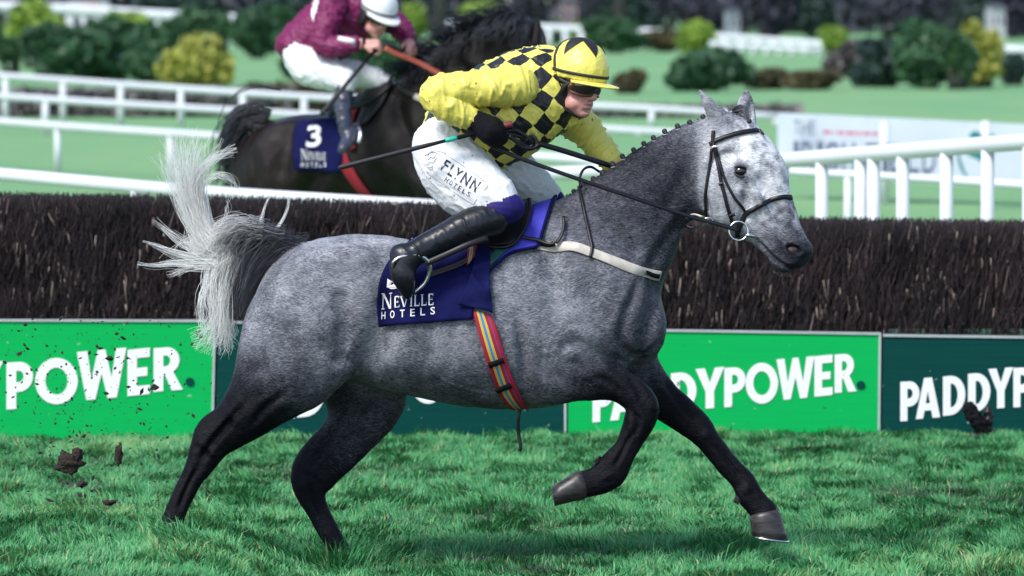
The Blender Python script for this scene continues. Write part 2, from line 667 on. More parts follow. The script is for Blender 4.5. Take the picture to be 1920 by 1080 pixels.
m_white_rail = M('white_rail_plastic', (.64, .66, .70), .4, (.58, .60, .63), 1.2, spec=.35)
m_navy = M('navy_cloth', sr(13, 18, 72), .85, sr(10, 13, 58), 14, (160, .15, .004), spec=.15)
m_print_white = M('white_print', (.80, .80, .80), .6, (.74, .74, .74), 30)
m_lilac = M('lilac_pad', sr(74, 72, 188), .8, sr(66, 64, 176), 20, (220, .2, .003), spec=.2)
m_leather = M('black_leather', (.006, .006, .009), .42, (.011, .010, .012), 40, (120, .2, .002), spec=.35)
m_brown_leather = M('dark_brown_leather', (.034, .022, .022), .5, (.05, .032, .03), 40, (120, .2, .002))
m_steel = M('steel', (.72, .72, .74), .22, (.6, .6, .62), 30, metal=1)
m_cream = M('cream_webbing', sr(196, 190, 178), .8, sr(172, 166, 156), 25, (300, .3, .002))
m_black = M('black_fabric', (.004, .004, .006), .85, (.007, .007, .009), 60, (200, .3, .003), spec=.15)
m_boot = M('black_boot_leather', (.004, .005, .009), .34, (.012, .013, .019), 12, (26, .10, .008), spec=.4)
m_skin = M('skin', sr(212, 158, 146), .5, sr(196, 132, 124), 60, (150, .15, .002))
m_mane = M('dark_mane_hair', (.008, .009, .014), .6, (.025, .026, .034), 90, (400, .5, .003))
m_hoof = M('hoof_horn', (.016, .013, .014), .4, (.045, .038, .038), 30, (60, .3, .003), stretch=(1, 1, 4))
m_soil = M('dark_soil', (.020, .013, .010), .95, (.04, .026, .018), 60, (90, .8, .02))
m_red = M('red_webbing', sr(150, 22, 42), .75, sr(130, 16, 36), 40, (300, .3, .002))
m_green_mesh = M('green_grip_mesh', sr(18, 92, 82), .7, sr(10, 60, 55), 260, (400, .8, .004))
m_purple = M('purple_stretch_cloth', sr(34, 26, 100), .6, sr(28, 20, 84), 14, (30, .2, .012), spec=.25)


def coat_material(name, stops, fur=.74, rough=.5, stretch=(42, 42, 130), spec=.13, dap=.26):
    t = NT(name)
    p = t.pos()
    wp = t.n('VectorMath', operation='ADD'); wn_ = t.n('TexNoise'); wn_.inputs['Scale'].default_value = 6
    ws = t.n('VectorMath', operation='SCALE'); ws.inputs[3].default_value = .10
    t.l(p, wn_.inputs['Vector']); t.l(wn_.outputs['Color'], ws.inputs[0]); t.l(p, wp.inputs[0]); t.l(ws.outputs[0], wp.inputs[1])
    fine = t.noise(t.mapped(wp.outputs[0], stretch, (0, math.radians(35), 0)), 1.7, 3, .7)
    soft = t.noise(t.mapped(p, (1, 1, 1.5), (0, math.radians(40), 0)), 19, 4, .65)
    tone = t.attr('tone')
    tt = t.math('ADD', tone, t.math('MULTIPLY', t.math('SUBTRACT', fine, .5), fur))
    tt = t.math('ADD', tt, t.math('MULTIPLY', t.math('SUBTRACT', soft, .5), dap))
    t.l(t.ramp(tt, stops), t.b.inputs['Base Color'])
    t.b.inputs['Roughness'].default_value = rough
    t.b.inputs['Specular IOR Level'].default_value = spec
    t.bump(fine, .6, .008)
    return t.m


m_coat = coat_material('grey_horse_coat', [(0, (.002, .002, .004)), (.2, (.008, .0085, .013)), (.34, (.036, .038, .048)), (.5, (.104, .109, .131)), (.75, (.34, .35, .38)), (1, (.74, .75, .76))])
m_coat2 = coat_material('dark_bay_coat', [(0, (.004, .003, .004)), (.5, (.0075, .005, .0045)), (1, (.026, .016, .014))], .2, .36, dap=.1, spec=.2)


def board_material(name, c1, c2):
    t = NT(name)
    p = t.pos()
    lines = t.noise(t.mapped(p, (2, 2, 90)), 1.0, 2)
    base = t.mix(t.ramp(lines, [(.4, (0, 0, 0)), (.7, (1, 1, 1))]), c1, c2)
    sp = t.noise(p, 26, 2, .5)
    spots = t.ramp(sp, [(.735, (0, 0, 0)), (.76, (1, 1, 1))])
    base = t.mix(t.math('MULTIPLY', spots, .5), base, (.45, .55, .5))
    mud = t.ramp(t.noise(t.mapped(p, (1, 1, .8)), 34, 2, .5), [(.735, (0, 0, 0)), (.76, (1, 1, 1))])
    base = t.mix(t.math('MULTIPLY', mud, .7), base, (.03, .035, .02))
    low = t.n('SeparateXYZ'); t.l(p, low.inputs[0])
    t.l(base, t.b.inputs['Base Color'])
    t.b.inputs['Roughness'].default_value = .42
    t.b.inputs['Specular IOR Level'].default_value = .12
    return t.m


m_board_green = board_material('bright_green_board', (.002, .42, .085), (.003, .38, .09))
m_board_dark = board_material('dark_green_board', (.001, .046, .040), (.002, .056, .048))
t = NT('white_board_letter')
mud = t.ramp(t.noise(t.mapped(t.pos(), (1, 1, .8)), 34, 2, .5), [(.72, (0, 0, 0)), (.75, (1, 1, 1))])
t.l(t.mix(t.math('MULTIPLY', mud, .75), (.82, .83, .84), (.05, .055, .04)), t.b.inputs['Base Color'])
t.b.inputs['Roughness'].default_value = .5
m_board_letter = t.m
m_pale_green = M('pale_green_board', (.20, .42, .26), .5, (.24, .45, .30), 5)
m_trim = M('aluminium_trim', (.5, .54, .54), .4, (.42, .46, .46), 6, metal=.3)
m_twig = NT('birch_twig')
_c = m_twig.ramp(m_twig.attr('tone'), [(0, (.006, .004, .005)), (.45, (.032, .019, .021)), (.8, (.085, .054, .055)), (1, (.30, .23, .20))])
m_twig.l(_c, m_twig.b.inputs['Base Color']); m_twig.b.inputs['Roughness'].default_value = .75
m_twig = m_twig.m
m_pale_twig = M('pale_cut_twig', (.11, .08, .065), .75, (.30, .24, .20), 24)
m_hedge_core = M('packed_birch', (.016, .011, .012), .95, (.008, .006, .006), 30, (40, .8, .03))

# grass: blades carry their own tone
t = NT('grass_blade')
_tone = t.attr('tone')
t.l(t.ramp(_tone, [(0, (.014, .075, .016)), (.4, (.032, .20, .058)), (.72, (.075, .32, .110)), (.8, (.10, .27, .08)), (.9, (.17, .30, .10)), (1, (.36, .34, .17))]), t.b.inputs['Base Color'])
t.b.inputs['Roughness'].default_value = .5
t.b.inputs['Specular IOR Level'].default_value = .4
t.b.inputs['Transmission Weight'].default_value = 0
m_blade = t.m

t = NT('turf_ground')
p = t.pos()
n1 = t.noise(t.mapped(p, (.35, .06, 1)), 1.0, 5)
n2 = t.noise(t.mapped(p, (3, .8, 1)), 1.0, 4)
n3 = t.noise(t.mapped(p, (40, 12, 40)), 1.0, 3)
far = t.mix(t.ramp(n1, [(.35, (0, 0, 0)), (.65, (1, 1, 1))]), (.15, .33, .14), (.22, .37, .15))
far = t.mix(t.math('MULTIPLY', n2, .45), far, (.09, .26, .10))
far = t.mix(t.math('MULTIPLY', n3, .3), far, (.05, .16, .045))
sx = t.n('SeparateXYZ'); t.l(p, sx.inputs[0])
nearmask = t.ramp(t.math('MULTIPLY', sx.outputs['Y'], .05), [(.34, (0, 0, 0)), (.4, (1, 1, 1))])
near = t.mix(t.ramp(n2, [(.4, (0, 0, 0)), (.62, (1, 1, 1))]), (.018, .052, .020), (.032, .022, .014))
t.l(t.mix(nearmask, near, far), t.b.inputs['Base Color'])
t.b.inputs['Roughness'].default_value = .9
t.bump(n3, .5, .02)
m_ground = t.m


def leaf_material(name, dark, light):
    t = NT(name)
    t.l(t.ramp(t.attr('tone'), [(0, dark), (1, light)]), t.b.inputs['Base Color'])
    t.b.inputs['Roughness'].default_value = .6
    return t.m


m_leaf = {
    'dark': leaf_material('dark_green_leaves', (.010, .045, .020), (.035, .115, .040)),
    'mid': leaf_material('mid_green_leaves', (.024, .070, .030), (.060, .15, .055)),
    'lime': leaf_material('yellow_green_leaves', (.085, .18, .02), (.26, .38, .045)),
    'yellow': leaf_material('yellow_leaves', (.19, .22, .035), (.42, .42, .08)),
    'brown': leaf_material('russet_leaves', (.035, .040, .022), (.11, .085, .035)),
    'grey': leaf_material('grey_brown_twigs', (.07, .062, .066), (.16, .145, .145)),
    'wood': leaf_material('bare_wood_twigs', (.018, .020, .034), (.050, .050, .075)),
    'pine': leaf_material('dull_evergreen', (.010, .030, .026), (.022, .055, .045)),
}
m_bark = M('grey_bark', (.06, .055, .055), .9, (.03, .028, .028), 6, (20, .6, .03))

# ------------------------------------------------------------------ ground
def rise(x, y):
    """the turf swells gently towards the left of the near strip"""
    def S(t):
        t = np.clip(t, 0, 1); return t * t * (3 - 2 * t)
    return .135 * S((-.70 - np.asarray(x)) / .50) * S((2.2 - np.asarray(y)) / 2.0)


gv, gf = [], []
xs = [-900, -60, -14, -8] + list(np.linspace(-5, 4, 46)) + [8, 14, 60, 900]; ys = [-30, -12] + list(np.linspace(-5, 8, 40)) + [40, 150, 400, 1800]
for y in ys:
    for x in xs: gv.append((x, y, float(rise(x, y)) if -10 < x < 10 and y > -10 else 0))
for j in range(len(ys) - 1):
    for i in range(len(xs) - 1):
        a = j * len(xs) + i
        gf.append((a, a + 1, a + 1 + len(xs), a + len(xs)))
tag(obj('ground', gv, gf, m_ground), 'green turf of the racecourse running away to the wood', 'ground', kind='structure')

# ------------------------------------------------------------------ near grass blades
FB = 6.35          # where the row of boards stands


def grass():
    def density(p): return fbm(np.c_[p[:, 0] * 2.2, p[:, 1] * 1.6, np.zeros(len(p))], 5, 3)
    n = 480000
    x = rng.uniform(-3.2, 3.2, n); y = -1.9 + (FB + .5 + 1.9) * rng.random(n) ** 1.1
    pn = density(np.c_[x, y])
    keep = rng.random(n) < np.clip(1.0 + .5 * pn, .35, 1)
    for (hu, hv, hr) in [(205, 950, .20), (330, 1010, .10), (1340, 1050, .13), (1300, 1036, .09), (1500, 935, .10), (690, 1040, .08), (60, 1000, .11), (1760, 1000, .12), (150, 910, .16), (880, 1050, .09), (1010, 960, .07), (1640, 880, .1)]:
        g_ = G(hu, hv); dd = np.hypot(x - g_[0], (y - g_[1]) * .45) / hr
        keep &= rng.random(n) < np.clip(dd ** 2 * .8 + .10, 0, 1)
    x, y, pn = x[keep], y[keep], pn[keep]
    n = len(x)
    clump = fbm(np.c_[x * 9, y * 6, np.zeros(n)], 9, 2)
    big = fbm(np.c_[x * 1.1, y * .9, np.zeros(n)], 21, 2)
    h = rng.uniform(.018, .050, n) * (1 + .55 * clump + .25 * big)
    h = np.clip(h, .014, .095)
    long = rng.random(n) < .03
    h[long] *= 1.5
    for tu, tv, tr, tg in [(300, 1006, .16, 1.9), (345, 1000, .10, 1.7), (640, 1066, .20, 1.9), (690, 1070, .1, 1.5)]:
        g_ = P(tu, tv, -.13 if tu < 400 else .05); h *= 1 + (tg - 1) * np.exp(-((x - g_[0]) ** 2 + ((y - g_[1]) * .7) ** 2) / tr ** 2)
    az = rng.uniform(0, 2 * math.pi, n) * .35 + 4.5 * fbm(np.c_[x * 3.5, y * 2.5, np.ones(n)], 33, 2)
    lean = rng.uniform(.25, 1.25, n)
    w = rng.uniform(.0016, .0034, n)
    d = np.c_[np.cos(az), np.sin(az)]
    face = rng.uniform(0, math.pi, n)
    wv = np.c_[np.cos(face), np.sin(face) * .4, np.zeros(n)] * w[:, None]
    b = np.c_[x, y, rise(x, y) - .004]
    m = b + np.c_[d * (h * lean * .30)[:, None], h * .62]
    tip = b + np.c_[d * (h * lean * .95)[:, None], h * (1.02 - .3 * (lean - .25))]
    V = np.empty((n, 5, 3), np.float32)
    V[:, 0] = b - wv; V[:, 1] = b + wv; V[:, 2] = m + wv * .8; V[:, 3] = m - wv * .8; V[:, 4] = tip
    base = np.arange(n)[:, None] * 5
    F = np.concatenate([base + np.array([[0, 1, 2]]), base + np.array([[0, 2, 3]]), base + np.array([[3, 2, 4]])])
    me = mesh_data('grass', V.reshape(-1, 3), F, m_blade, smooth=False)
    tone = np.clip(.42 + .30 * big + .22 * clump + rng.normal(0, .13, n), .0, .86)
    dry = rng.random(n) < .03 + .05 * (big > .55)
    tone[dry] = rng.uniform(.88, 1, dry.sum())
    setattr_f(me, 'tone', np.repeat(tone, 5))
    tag(put('grass', me), 'short thick green grass in front of the boards', 'grass', kind='stuff')


grass()

# ------------------------------------------------------------------ advertising boards
def board_y(u): return 6.35 + .30 * (u - 0) / 1650.0


def board(tl, tr, bl, br, mat, letters, label, mark=None, trim=True):
    """tl.. pixel corners; letters: list of (char, u0, u1, vtop, vbot, slope)"""
    yl, yr = board_y(tl[0]), board_y(tr[0])
    q = [P(*bl, yl), P(*br, yr), P(*tr, yr), P(*tl, yl)]
    base = (q[0] + q[1]) / 2; base[2] = 0
    root = thing('advertising_board', base, label, 'advertising board', 'advertising boards along the fence')
    th = np.array([0, .04, 0])
    v = q + [p + th for p in q]
    m = MB().add(v, [(0, 1, 2, 3), (5, 4, 7, 6), (0, 4, 5, 1), (1, 5, 6, 2), (2, 6, 7, 3), (3, 7, 4, 0)])
    panel = m.build('panel', mat, root, smooth=False)
    if trim:
        t_ = MB()
        up = np.array([0, 0, .011]); fr = np.array([0, -.008, 0])
        a, b = q[3], q[2]
        t_.add([a + fr, b + fr, b + fr + up, a + fr + up, a + th, b + th, b + th + up, a + th + up],
               [(0, 1, 2, 3), (3, 2, 6, 7), (5, 4, 7, 6), (0, 4, 5, 1), (0, 3, 7, 4), (1, 5, 6, 2)])
        t_.build('top_trim', m_trim, root, smooth=False)
        e = MB(); s = np.array([.012, 0, 0])
        a, b = q[1], q[2]
        e.add([a + fr - s, a + fr, b + fr, b + fr - s, a - s + fr * .1, a + fr * .1, b + fr * .1, b - s + fr * .1],
              [(0, 1, 2, 3), (0, 4, 5, 1), (1, 5, 6, 2), (3, 2, 6, 7), (0, 3, 7, 4)])
        e.build('edge_trim', m_trim, root, smooth=False)
    for ch, u0, u1, vt, vb, sl in letters:
        gvv, gff = glyph(ch)
        gx = gvv[:, 0] / gvv[:, 0].max()
        pts = []
        for x, y in zip(gx, gvv[:, 1]):
            u = u0 + (u1 - u0) * x; vv = vb + (vt - vb) * y - sl * (u - u0)
            pts.append(P(u, vv, board_y(u) - .004))
        k = len(pts)
        fr = np.array([0, .003, 0])
        lm = MB().add(pts, gff)
        lm.build('letter', m_board_letter, root, smooth=False)
    if mark:
        c = P(mark[0], mark[1], board_y(mark[0]) - .003)
        MB().add([c + np.array([.022 * math.cos(a) * 1.0, -.002, .022 * math.sin(a)]) for a in np.linspace(0, 2 * math.pi, 16, endpoint=False)], [tuple(range(16))]).build('mark', m_board_dark, root, smooth=False)
    return root


board((-330, 602), (405, 604), (-330, 845), (400, 826), m_board_green,
      [('P', -330, -284, 716, 800, .1), ('A', -282, -216, 709, 795, .1), ('D', -212, -156, 704, 788, .1), ('D', -146, -88, 696, 782, .1), ('Y', -66, 6, 684, 775, .1),
       ('P', 12, 62, 680, 768, .06), ('O', 66, 146, 671, 758, 0), ('W', 144, 237, 660, 752, .09), ('E', 239, 281, 656, 743, .1), ('R', 288, 343, 653, 735, .08)],
      'bright green board spattered with mud at the left, bold white word ending POWER', mark=(356, 716))
board((408, 606), (1062, 618), (404, 828), (1062, 823), m_board_dark,
      [('P', 440, 488, 716, 796, .08), ('A', 491, 553, 712, 789, .08), ('D', 557, 608, 705, 783, .1), ('D', 618, 668, 700, 778, .1), ('Y', 666, 724, 692, 772, .1),
       ('P', 726, 768, 688, 766, .08), ('O', 771, 834, 678, 757, 0), ('W', 830, 906, 670, 752, .09), ('E', 908, 944, 666, 744, .1), ('R', 952, 998, 664, 740, .1)],
      'dark green board with white letters behind the belly of the grey horse', mark=(1008, 712))
board((1065, 619), (1652, 628), (1065, 823), (1650, 818), m_board_green,
      [('P', 1111, 1150, 716, 792, .06), ('A', 1144, 1197, 712, 789, .08), ('D', 1203, 1247, 706, 781, .1), ('D', 1258, 1306, 700, 774, .1), ('Y', 1304, 1358, 692, 768, .08),
       ('P', 1358, 1398, 690, 764, .06), ('O', 1398, 1459, 680, 757, 0), ('W', 1456, 1527, 674, 751, .09), ('E', 1527, 1561, 668, 744, .1), ('R', 1565, 1606, 665, 737, .08)],
      'bright green board with white letters behind the forelegs of the grey horse', mark=(1614, 722))
board((1656, 631), (2330, 640), (1653, 812), (2330, 806), m_board_dark,
      [('P', 1688, 1724, 716, 790, .06), ('A', 1717, 1763, 710, 786, .08), ('D', 1768, 1810, 706, 780, .1), ('D', 1815, 1857, 701, 774, .1), ('Y', 1853, 1900, 692, 767, .08),
       ('P', 1900, 1936, 690, 764, .06), ('O', 1938, 1996, 680, 757, 0), ('W', 1996, 2066, 674, 751, .09), ('E', 2068, 2100, 668, 744, .1), ('R', 2106, 2146, 665, 737, .08)],
      'dark green board at the far right with the white letters PADDY', mark=(2154, 716))
q = MB()
a, b = P(1664, 617, 6.95), P(2330, 617, 7.05)
q.add([a, b, b - [0, 0, .62], a - [0, 0, .62], a + [0, .03, 0], b + [0, .03, 0], b + [0, .03, -.62], a + [0, .03, -.62]],
      [(3, 2, 1, 0), (4, 5, 6, 7), (0, 1, 5, 4), (1, 2, 6, 5), (3, 0, 4, 7), (2, 3, 7, 6)])
tag(q.build('backing_board', m_pale_green, smooth=False), 'pale green strip of board showing above the dark board at the far right', 'board')

# ------------------------------------------------------------------ brush fence
def fence_y(u): return board_y(u) + .16


def fence_top(u): return np.interp(u, [-400, 0, 420, 800, 1250, 1920, 2350], [368, 377, 383, 395, 420, 429, 434])


def brush_fence():
    root = thing('brush_fence', P(960, 600, 7.0) * np.array([1, 1, 0]), 'dark brown birch brush fence standing behind the row of boards', 'brush fence')
    m = MB(); us = np.linspace(-420, 2350, 24)
    prof = []
    for u in us:
        y0 = fence_y(u); top = P(u, fence_top(u) + 12, y0 + .22)
        x = top[0]; z = top[2]
        prof.append([(x, y0 + .06, 0), (x, y0 + .27, z - .03), (x, y0 + .95, z - .02), (x, y0 + 1.1, 0)])
    v = [p for r in prof for p in r]; f = []
    for i in range(len(us) - 1):
        for k in range(3):
            a = i * 4 + k; f.append((a, a + 1, a + 5, a + 4))
    m.add(v, f).build('hedge_core', m_hedge_core, root, smooth=False)
    # packed twigs: front face (two thirds) and the trimmed top
    n = 62000
    u = rng.uniform(-420, 2350, n)
    y0 = fence_y(u)
    ug = np.linspace(-420, 2350, 60)
    ztop = np.interp(u, ug, [P(a, fence_top(a), fence_y(a) + .24)[2] for a in ug])
    xx = np.interp(u, ug, [P(a, 400, fence_y(a) + .1)[0] for a in ug])
    top = rng.random(n) < .30
    L = np.where(top, rng.uniform(.03, .09, n), rng.uniform(.03, .15, n))
    z = np.where(top, ztop - L * .8 + rng.uniform(-.012, .022, n), rng.uniform(.36, 1, n) * ztop - L * .5)
    z = np.minimum(z, ztop - L * .75 + .006 + rng.exponential(.011, n))
    yy = np.where(top, y0 + rng.uniform(.22, .98, n), y0 + .045 + .19 * (z / ztop) + rng.uniform(-.06, .05, n) + .035 * fbm(np.c_[xx * 5, z * 4, np.zeros(n)], 44, 2))
    lx = rng.normal(.14, .26, n); ly = np.where(top, rng.normal(0, .2, n), rng.normal(.05, .26, n))
    b = np.c_[xx, yy, z]
    d = np.c_[lx, ly, np.ones(n)]; d /= np.linalg.norm(d, axis=1)[:, None]
    e = b + d * L[:, None]
    r = rng.uniform(.0011, .0036, n)
    V = np.empty((n, 6, 3), np.float32)
    for k in range(3):
        a = k * 2.094 + .5
        o = np.c_[np.cos(a) * r, np.sin(a) * r, np.zeros(n)]
        V[:, k] = b + o; V[:, 3 + k] = e + o * .75
    base = np.arange(n)[:, None] * 6
    F4 = np.concatenate([base + np.array([[k, (k + 1) % 3, 3 + (k + 1) % 3, 3 + k]]) for k in range(3)])
    F3 = np.concatenate([base + np.array([[3, 4, 5, 5]])])
    me = mesh_data('birch_twigs', V.reshape(-1, 3), F4, m_twig, smooth=False)
    patch = fbm(np.c_[xx * 3, z * 4, np.zeros(n)], 3, 3)
    tone = np.clip(.28 + .18 * patch + rng.normal(0, .17, n), 0, .75)
    pale = rng.random(n) < .045
    tone[pale] = rng.uniform(.75, 1, pale.sum())
    setattr_f(me, 'tone', np.repeat(tone, 6))
    tag(put('birch_twigs', me, root), kind='stuff')
    # the paler, thicker cut sticks that can be told apart
    protos = []
    for k in range(6):
        mb = MB(); L = .04 + .02 * k
        mb.tube([(0, 0, 0), (.004, 0, L * .5), (0, 0, L)], [.0048, .0045, .004], 6)
        protos.append(mesh_data('twig', mb.v, mb.f, m_pale_twig))
    for k in range(240):
        uu = rng.uniform(-30, 1960)
        if 440 < uu < 1240 and rng.random() < .9: continue
        y_ = fence_y(uu)
        zt = P(uu, fence_top(uu), y_ + .24)[2]
        zz = rng.uniform(.50, .93) * zt
        o = bpy.data.objects.new('twig', protos[k % 6]); COL.objects.link(o)
        o.parent = root; o.matrix_parent_inverse = Matrix.Translation(-root.location)
        o.location = (P(uu, 400, y_ + .1)[0], y_ + .03 + .19 * zz / zt - .03, zz)
        o.rotation_euler = (rng.normal(0, .10), rng.normal(.16, .16), rng.uniform(0, 3))
        o.scale = [rng.uniform(.6, 1.1)] * 2 + [rng.uniform(.4, 1.1)]


brush_fence()


# ------------------------------------------------------------------ white rails
def railing(px, d, thick, posts, label, group, post_w=None, low=None):
    """px: rail line in pixels, d: distances at its ends, thick: rail diameter (m)"""
    u0, u1 = px[0][0], px[-1][0]
    def Yat(u): return CAM_Y + 1 / np.interp(u, [u0, u1], [1 / d[0], 1 / d[1]])
    pts = [P(u, v, Yat(u)) for u, v in catmull(px, 6)]
    mid = np.array(pts[len(pts) // 2]); mid[2] = 0
    root = thing('running_rail', mid, label, 'rail', group)
    MB().tube(pts, thick / 2, 14).build('rail', m_white_rail, root)
    pw = post_w or thick * .8
    for u in posts:
        v = np.interp(u, [p[0] for p in px], [p[1] for p in px])
        t = P(u, v, Yat(u))
        MB().tube([(t[0], t[1], 0), (t[0], t[1], t[2] - thick * .3)], pw / 2, 12).build('post', m_white_rail, root)
        if low:
            MB().box((t[0], t[1], t[2] - low), (pw * 1.25, pw * 1.25, .03)).build('clamp', m_white_rail, root)
    return root


RG = 'white running rails beyond the fence'
railing([(-420, 292), (0, 327), (430, 364), (1060, 402)], (37.5, 31.5), .085, [-160, 255, 690], 'nearest white rail just above the brush fence behind the flying tail', RG)
railing([(990, 328), (1330, 312), (1480, 300), (1920, 266), (2300, 238)], (38, 30.5), .098, [1022, 1200, 1468, 1541, 1614, 1638, 1693, 1775, 1852, 1930, 2020, 2110, 2200], 'thick white rail rising to the right on closely set posts behind the grey head', RG, .078)
railing([(1380, 310), (1480, 321), (1700, 333), (1920, 347), (2300, 370)], (46, 44), .070, [1590, 2010], 'thin white rail sloping down in front of the white banner', RG, .065)
railing([(-420, 186), (0, 228), (430, 257), (900, 285), (1330, 322)], (78, 58), .105, [-104, 108, 320, 532, 746, 960], 'white rail level with the dark horse, running behind its rump', RG, .085)
railing([(-420, 108), (0, 142), (620, 184), (1120, 199), (1465, 219)], (96, 96), .12, [-102, 10, 118, 226, 339, 455, 570, 685, 800, 915, 1030, 1222, 1340, 1455], 'highest white rail, running the whole way to the white banner', RG, .11)
railing([(-420, 150), (0, 181), (620, 218), (1120, 241), (1465, 262)], (90, 90), .12, [-60, 85, 475, 690, 1075, 1196, 1440], 'second highest white rail with few posts, running to the white banner', RG, .11)
RF = 'far white rails near the wood'
railing([(-200, 6), (60, 14), (260, 26), (520, 40)], (240, 240), .45, list(range(-180, 520, 28)), 'far white rail at the top left of the bushes', RF, .2)
railing([(840, 45), (1040, 52), (1200, 58), (1345, 68), (1540, 82), (1700, 90)], (230, 215), .25, list(range(850, 1700, 30)), 'far white rail between the round bushes', RF, .22)
railing([(1330, 82), (1540, 96)], (205, 205), .22, list(range(1340, 1540, 24)), 'far white lower rail between two yellow green bushes', RF, .16)
railing([(1860, 92), (2200, 106)], (205, 205), .34, list(range(1870, 2200, 26)), 'far white rail at the right edge beyond the yellow bush', RF, .2)

# low hedge strip beneath the far rails
def leaves(name, mat, parent, centre, rad, n, size, seed=0, tone=(.1, .9), flat=0.0, box=False):
    r = np.random.default_rng(seed)
    c = np.array(centre); rad = np.array(rad)
    k = int(n * 1.6) + 8
    if box:
        q = r.uniform(-1, 1, (k, 3)); q[:, 2] = np.abs(q[:, 2]) * 2 - 1
    else:
        q = r.normal(0, 1, (k, 3)); q /= np.linalg.norm(q, axis=1)[:, None]
        q *= (r.random(k) ** .35)[:, None]
    lump = fbm(q * 2.2, seed + 5, 3)
    keep = lump > -.55
    q = q * (1 + .22 * lump)[:, None]
    q = q[keep][:n]; lump = lump[keep][:n]
    n = len(q)
    p = c + q * rad
    a = r.normal(0, 1, (n, 3)); a /= np.linalg.norm(a, axis=1)[:, None]
    b = np.cross(a, r.normal(0, 1, (n, 3))); b /= np.linalg.norm(b, axis=1)[:, None]
    s = size * r.uniform(.6, 1.5, n)[:, None]
    V = np.stack([p - a * s, p + b * s * .55, p + a * s, p - b * s * .55], 1)
    F = np.arange(n)[:, None] * 4 + np.array([[0, 1, 2, 3]])
    me = mesh_data(name, V.reshape(-1, 3), F, mat, smooth=False)
    t = np.clip((tone[0] + tone[1]) / 2 + (tone[1] - tone[0]) * (.45 * lump + r.normal(0, .22, n)), 0, 1)
    setattr_f(me, 'tone', np.repeat(t, 4))
    o = put(name, me, parent)
    return o


def hedge(u0, u1, v0, v1, vb, label, mat, seed):
    Y = D2Y(vb)
    a = P(u0, (v0 + v1) / 2, Y); b = P(u1, (v0 + v1) / 2, Y)
    top, bot = P(u0, v0, Y)[2], 0
    c = [(a[0] + b[0]) / 2, Y, (top + bot) / 2]
    root = thing('hedge', (c[0], Y, 0), label, 'hedge', 'low clipped hedges beyond the rails')
    MB().box(c, (b[0] - a[0], .5, (top - bot) * .8)).build('stems', m_hedge_core, root, smooth=False)
    leaves('foliage', mat, root, c, ((b[0] - a[0]) / 2, .45, (top - bot) / 2), 7000, .10, seed, box=True)


hedge(-420, 470, 170, 215, 219, 'grey brown hedge strip behind the white rails at the left', m_leaf['grey'], 3)
hedge(1050, 1470, 203, 235, 220, 'grey brown hedge strip behind the white rails at the right', m_leaf['grey'], 4)
hedge(470, 700, 160, 200, 216, 'dark reddish hedge behind the maroon jockey', m_leaf['brown'], 6)

